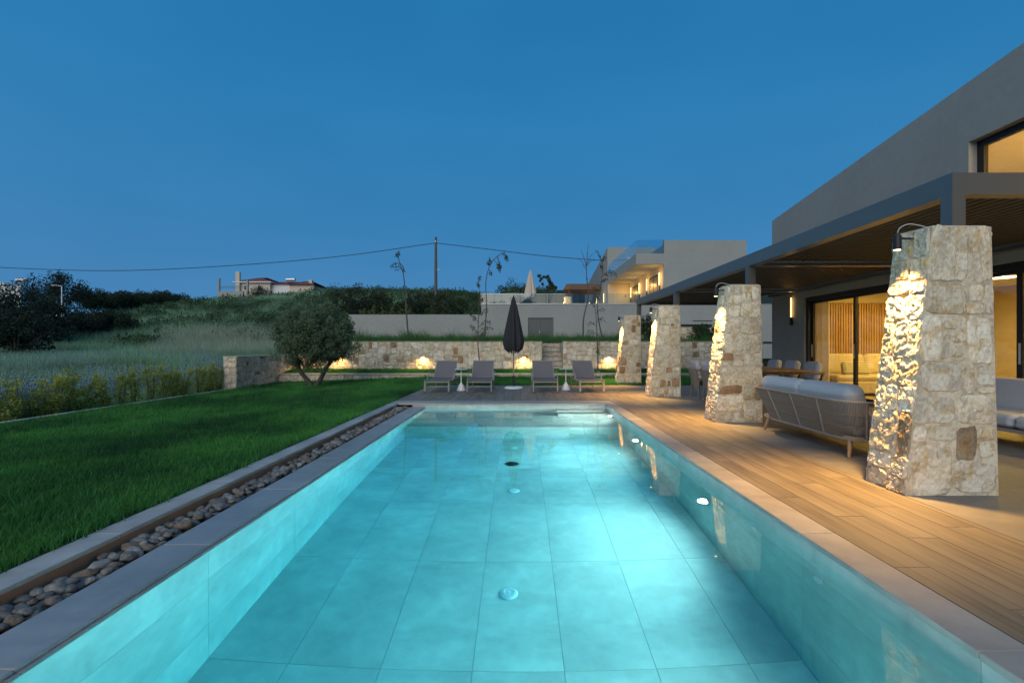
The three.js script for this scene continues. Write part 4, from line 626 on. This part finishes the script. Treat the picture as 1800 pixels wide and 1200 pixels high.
{
  const l0 = lounger(); l0.userData.label = 'leftmost taupe sun lounger at the far pool end'; l0.position.copy(D(-2.12, 0, 12.3)); l0.rotation.y = -.03;
  copy(l0, 'second sun lounger from the left, between side table and parasol', D(-1.02, 0, 12.3), 0); copy(l0, 'third sun lounger from the left, between parasol and side table', D(.69, 0, 12.3), 0); copy(l0, 'rightmost taupe sun lounger, nearest to the pillars', D(1.9, 0, 12.35), .05);
  const tb = (label, x, d) => { const t = thing('side_table', label, 'table', D(x, 0, d), 0, 'white tulip side tables'); part('base', new THREE.LatheGeometry([[0, 0], [.125, 0], [.125, .012], [.075, .14], [.03, .2], [.014, .24], [0, .24]].map((a) => new THREE.Vector2(...a)), 32), M.tulip, t); part('stem', cyl(.014, .012, .34, 0, .4, 0, 14), M.tulip, t); part('table_top', new THREE.LatheGeometry([[0, .565], [.17, .57], [.19, .58], [.19, .588], [0, .59]].map((a) => new THREE.Vector2(...a)), 40), M.tulip, t); };
  tb('white tulip side table between the two left loungers', -1.57, 13); tb('white tulip side table between the two right loungers', 1.3, 13.2);
  function parasol(label, pos, top, low, rad, mat, poleMat, base) {
    const t = thing('closed_parasol', label, 'parasol', pos), N = 64, rows = 18, p = [], uv = [], ix = [];
    for (let j = 0; j <= rows; j++) for (let i = 0; i <= N; i++) { const v = j / rows, a = i / N * Math.PI * 2, fold = .5 + .5 * Math.cos(a * 8), R = (.028 + rad * Math.pow(v, .85)) * (v > .86 ? 1 - .55 * (v - .86) / .14 * (1 - fold * .5) : 1) * (.72 + .36 * fold), y = lerp(top, low, v) - (v > .9 ? .12 * (1 - fold) * (v - .9) * 10 : 0); p.push(Math.cos(a) * R, y + .012 * Math.sin(a * 5 + v * 9) * v, Math.sin(a) * R); uv.push(a * .3, v * 2); }
    for (let j = 0; j < rows; j++) for (let i = 0; i < N; i++) { const a = j * (N + 1) + i; ix.push(a, a + 1, a + N + 1, a + 1, a + N + 2, a + N + 1); }
    const g = new THREE.BufferGeometry(); g.setAttribute('position', new THREE.Float32BufferAttribute(p, 3)); g.setAttribute('uv', new THREE.Float32BufferAttribute(uv, 2)); g.setIndex(ix); g.computeVertexNormals();
    part('canopy', g, mat, t); part('finial', cyl(.035, .012, .07, 0, top + .02, 0, 14), mat, t); part('pole', cyl(.022, .022, top - .34, 0, .34 + (top - .34) / 2 - .02, 0, 14), poleMat, t); part('sleeve', cyl(.03, .028, .36, 0, .2, 0, 16), M.black, t);
    part('base', base ? new THREE.LatheGeometry([[0, 0], [.27, 0], [.275, .03], [.24, .06], [.05, .075], [0, .075]].map((a) => new THREE.Vector2(...a)), 40) : cyl(.25, .25, .06, 0, .03, 0, 24), base ? M.tulip : M.cream, t); return t;
  }
  parasol('closed charcoal parasol with wooden pole between the sun loungers', D(-.15, 0, 13.6), 2.6, 1.12, .3, M.canopy, M.teakPale, true);
  parasol('closed cream parasol on the terrace of the hillside villa', D(.8, 3.6, 33.2), 2.9, 1.0, .42, M.canopyCream, M.teakPale, false);
}
// ------------------------------------------------------------------ hillside villa
{
  const t = thing('hillside_villa', 'lit modern hillside villa with glass balcony and cantilevered slab', 'house'), F = 30.4, B = 40.2, XB = 7.46, XW = 9.25, Y0 = 3.66, S = 6.45;
  const wp = M.plasterHill;
  part('front_wall', lim(XW, 14.5, 2, 7.97, F, F + .3), wp, t); part('side_wall', lim(XW, XW + .25, 2, 7.1, F + .301, B), M.plasterWarm, t); part('rear_volume', lim(14.51, 15.8, 2, 7.2, F + 2, F + 3), wp, t);
  part('balcony_slab', lim(XB, XW - .001, S, 7.12, F, B), wp, t); part('roof', lim(XW + .25, 14.5, 7.0, 7.9, F + .301, B), wp, t);
  part('end_wall', lim(XB, XW - .001, Y0, S - .001, B - .3, B), M.plasterWarm, t);
  part('terrace_slab', lim(-1.9, XW - .002, 3.45, 3.64, 28.32, 46), M.cream, t);
  { const s = new THREE.Shape([[B, 2], [54, 2], [54, 7.6], [B, 9.55]].map((a) => new THREE.Vector2(...a))); part('upper_volume', uvm(new THREE.ExtrudeGeometry(s, { depth: 4, bevelEnabled: false }).rotateY(Math.PI / 2).translate(XB, 0, 0)), wp, t); }
  const ps = [F + .05, 33.6, 36.9, B - .05]; for (let k = 0; k < 3; k++) part('balcony_glass', lim(XB + .04, XB + .055, 7.13, 8.0, ps[k] + .01, ps[k + 1] - .01), M.guard, t);
  part('balcony_glass', lim(XB + .06, XW - .01, 7.13, 8.0, F + .04, F + .055), M.guard, t); part('balcony_lantern', lim(XB + .5, XB + .8, 7.13, 7.75, 35, 35.3), M.white, t);
  const door = (d0, d1) => { const f = part('terrace_door', join([lim(XW - .03, XW + .01, Y0, 6.0, d0, d0 + .1), lim(XW - .03, XW + .01, Y0, 6.0, d1 - .1, d1), lim(XW - .03, XW + .01, 5.9, 6.0, d0 + .1, d1 - .1), lim(XW - .03, XW + .01, Y0, 5.9, (d0 + d1) / 2 - .05, (d0 + d1) / 2 + .05)]), M.aluDark, t); part('pane', lim(XW - .02, XW - .012, Y0, 5.9, d0 + .1, d1 - .1), phys(rgb(.3, .24, .14), .35), f); };
  door(31.8, 33.7); door(37.0, 38.8);
  const sconce = (x, y, d, cd) => { const s = part('wall_sconce', join([box(.05, 1.0, .05, -.06, -.1, 0), box(.08, .22, .08, -.06, -.55, 0)]), M.black, t, x, y, -d); part('lamp_strip', box(.05, .8, .05, -.075, .12, .02), M.lampStrip, s); point('wall_sconce_light', t, D(x - .5, y + .1, d - .1), cd, WARM, 4); };
  for (const d of [31.2, 34.3, 36.4, 39.2]) sconce(XW, 5.5, d, 1.7);
  for (const d of [41.6, 45.4, 50]) sconce(XB, 5.3, d, .9);
  part('door_bell', cyl(.06, .06, .04, 0, 0, 0, 12).rotateX(Math.PI / 2), M.black, t, 8.9, 5.4, -(B - .32));
  const pg = thing('hillside_pergola', 'low brown pergola roof beside the hillside villa', 'pergola'); part('roof', hexa([[4.0, 43], [7.3, 43], [7.3, 47], [4.6, 47]], [[4.3, 43], [7.3, 43], [7.3, 47], [4.9, 47]], 6.35, 6.85), std(rgb(.13, .085, .06), .8), pg); for (const [x, d] of [[4.5, 43.3], [5.9, 46.5]]) part('post', lim(x, x + .14, Y0, 6.349, d, d + .14), std(rgb(.13, .085, .06), .8), pg);
  reseed(611); const sp = thing('terrace_pillar', 'short stone pillar on the terrace of the hillside villa', 'pillar'); part('core', lim(4.0, 4.62, 3.64, 5.6, 42, 42.5), M.mortar, sp); clad(sp, (u, v, n) => V(4.0 + u, 3.64 + v, -42 + n), .62, 1.96, .5, .25, { seg: 12, rings: 2 }, .1);
  const bw = thing('boundary_wall', 'low cream boundary wall at the back of the villa terrace', 'wall'); part('wall', lim(-3.7, 5.2, 3.5, 6.24, 46.2, 46.4), std(rgb(.38, .33, .25), .9, { map: T.fineColour }), bw); part('cap', lim(-3.72, 5.22, 6.241, 6.3, 46.15, 46.45), M.far, bw);
  point('terrace_light', sp, D(4.0 - .3, 5.2, 41.8), 3, WARM, 3); part('lamp_strip', lim(3.93, 3.985, 4.0, 5.1, 42.1, 42.16), M.lampStrip, sp);
}
// ------------------------------------------------------------------ ridge houses, pole, wire, left background
function hip(x0, x1, d0, d1, y0, y1, e = .4) { const a = [x0 - e, y0, -d0 + e], b = [x1 + e, y0, -d0 + e], c = [x1 + e, y0, -d1 - e], f = [x0 - e, y0, -d1 - e], m = (d1 - d0) / 2 + e, r = [x0 - e + m, y1, -(d0 + d1) / 2], s = [x1 + e - m, y1, -(d0 + d1) / 2], p = []; for (const q of [[a, b, s], [a, s, r], [b, c, s], [c, f, r], [c, r, s], [f, a, r], [a, f, c], [a, c, b]]) q.forEach((v) => p.push(...v)); const g = new THREE.BufferGeometry(); g.setAttribute('position', new THREE.Float32BufferAttribute(p, 3)); g.computeVertexNormals(); return uvm(g); }
{
  const d = 75, X = (px) => (px - 912) * d / 840, Y = (py) => 1.2 + (609 - py) * d / 840;
  const h = thing('red_roofed_villa', 'cream villa with red hipped roof and chimney on the ridge', 'house');
  part('wall', lim(X(416), X(474), Y(525), Y(495), d, d + 6.2), M.cream, h); const wing = part('wing_wall', lim(X(474) + .01, X(512), Y(525), Y(499), d + .6, d + 6.6), M.far, h);
  const rf = part('roof', hip(X(416), X(474), d, d + 6.2, Y(495) + .02, Y(483)), M.roofTile, h); part('chimney', lim(X(416), X(423), Y(518), Y(478), d - .4, d - .03), M.cream, rf); part('eaves', lim(X(411), X(478), Y(497), Y(495), d - .45, d + 6.6), M.far, rf);
  part('roof', hip(X(474) + .4, X(506), d + .6, d + 6.6, Y(499) + .02, Y(490), .3), M.roofTile, h);
  for (const px of [428, 452]) { const w = part('window', lim(X(px), X(px + 8), Y(510), Y(501), d - .06, d - .01), M.far, h); part('pane', lim(X(px + 1), X(px + 7), Y(509), Y(502), d - .08, d - .061), M.aluDark, w); }
  part('terrace_wall', join([lim(X(396), X(440), Y(528), Y(514), d - 2, d - 1.7), lim(X(396), X(399), Y(514), Y(492), d - 2, d - 1.7), lim(X(445), X(448), Y(520), Y(495), d - 2, d - 1.7)]), M.plasterHill, h); part('railing', join([bar(D(X(400), Y(506), d - 1.9), D(X(444), Y(506), d - 1.9), .05), bar(D(X(400), Y(509), d - 1.9), D(X(444), Y(509), d - 1.9), .04)]), M.alu, h);
  const h2 = thing('red_roofed_house', 'smaller cream house with red hipped roof, right on the ridge', 'house'); part('wall', lim(X(514), X(556), Y(528), Y(502), d - 1, d + 4), M.cream, h2); const r2 = part('roof', hip(X(514), X(556), d - 1, d + 4, Y(502) + .02, Y(492)), M.roofTile, h2); part('chimney', lim(X(537), X(543), Y(503), Y(490), d + 1, d + 1.6), M.cream, r2);
  part('solar_tank', cyl(.3, .3, 1.4, 0, 0, 0, 14).rotateZ(Math.PI / 2), M.steel, h2, X(503), Y(489), -d - 1.5);
  // pole and wires
  const b = at(766, 530, 40), p = thing('utility_pole', 'tall wooden utility pole on the slope behind the grey wall', 'pole', D(b.x, Math.min(H(b.x, 40), 4), 40)), top = 1.2 + 192 * 40 / 840 - p.position.y; part('pole', cyl(.15, .1, top, 0, top / 2, 0, 12), std(rgb(.4, .33, .27), .9, { map: T.bark }), p); part('insulator', cyl(.05, .05, .16, 0, top - .38, .14, 10), M.far, p); part('step_bolt', bar(V(0, top * .62, 0), V(.35, top * .62, .05), .025), M.steel, p);
  const wire = (label, pts) => { const w = new THREE.Mesh(new THREE.TubeGeometry(new THREE.CatmullRomCurve3(pts), 90, .028, 6), M.black); w.name = numbered('overhead_wire'); w.castShadow = true; tag(w, label, 'wire', 'overhead wires on the pole'); scene.add(w); };
  wire('long sagging overhead wire from the left edge to the utility pole', [[-560, 425], [-300, 452], [0, 470], [200, 475.5], [400, 467], [600, 450], [765, 427]].map(([x, y]) => at(x, y, 40)));
  wire('short overhead wire from the utility pole to the hillside villa', [[766, 427], [860, 438], [960, 450], [1062, 458]].map(([x, y]) => at(x, y, 40)));
  // bits of white buildings among the trees on the left
  const wl = (name, label, cat, f) => { const t = thing(name, label, cat); f(t); };
  wl('white_garden_wall', 'white garden wall glimpsed between the dark trees on the left', 'wall', (t) => { const a = at(96, 590, 46), c = at(134, 550, 46); part('wall', lim(a.x, c.x, a.y - 1, c.y, 46, 46.3), M.far, t); part('gate', lim(a.x + .5, a.x + 1.2, a.y - 1, c.y - .9, 45.94, 45.995), M.alu, t); });
  wl('arched_white_wall', 'cream wall with an arched opening beyond the field', 'wall', (t) => { const D2 = 62, x0 = at(208, 0, D2).x, x1 = at(262, 0, D2).x, y0 = at(0, 575, D2).y, y1 = at(0, 546, D2).y, xm = at(225, 0, D2).x, s = new THREE.Shape([[xm, y0], [x1, y0], [x1, y1], [xm, y1]].map((q) => new THREE.Vector2(...q))), cx = (xm + x1) / 2 + .2, hole = new THREE.Path(); hole.absarc(cx, y0 + .8, .8, 0, Math.PI); hole.lineTo(cx - .8, y0 + .05); hole.lineTo(cx + .8, y0 + .05); s.holes.push(hole); part('arch_wall', uvm(new THREE.ExtrudeGeometry(s, { depth: .4, bevelEnabled: false }).translate(0, 0, -D2)), M.cream, t); part('side_wall', lim(x0, xm - .01, y0, y1 - .6, D2, D2 + .4), M.far, t); });
  wl('distant_white_house', 'white flat-roofed house with a roof-top solar water heater, far left', 'house', (t) => { const D2 = 80, x0 = at(-30, 0, D2).x, x1 = at(36, 0, D2).x; part('wall', lim(x0, x1, 2, at(0, 502, D2).y, D2, D2 + 6), M.far, t); part('parapet', lim(x0, at(8, 0, D2).x, at(0, 502, D2).y + .01, at(0, 496, D2).y, D2 - .1, D2 + 6), M.white, t); const k = part('water_heater', cyl(.45, .45, 1.9, 0, 0, 0, 16).rotateZ(Math.PI / 2), M.steel, t, at(29, 0, D2).x, at(0, 491, D2).y, -D2 - 1); part('stand', join([bar(V(-.7, -.9, 0), V(-.7, 0, 0), .05), bar(V(.7, -.9, 0), V(.7, 0, 0), .05), bar(V(-.7, -.9, 0), V(.7, -.2, 0), .05)]), M.alu, k); });
  wl('street_lamp_post', 'pale slim lamp post standing among the dark trees', 'lamp post', (t) => { const D2 = 42, x = at(108, 0, D2).x, y0 = H(x, D2), y1 = at(0, 503, D2).y; part('post', bar(D(x, y0, D2), D(x, y1, D2), .07, .05, 10), M.steel, t); part('arm', bar(D(x, y1, D2), D(x - .5, y1 + .08, D2), .04), M.steel, t); part('lamp_head', rbox(.5, .1, .2, .03, x - .6, y1 + .08, -D2), M.steel, t); });
}
renderer.render(scene, camera);
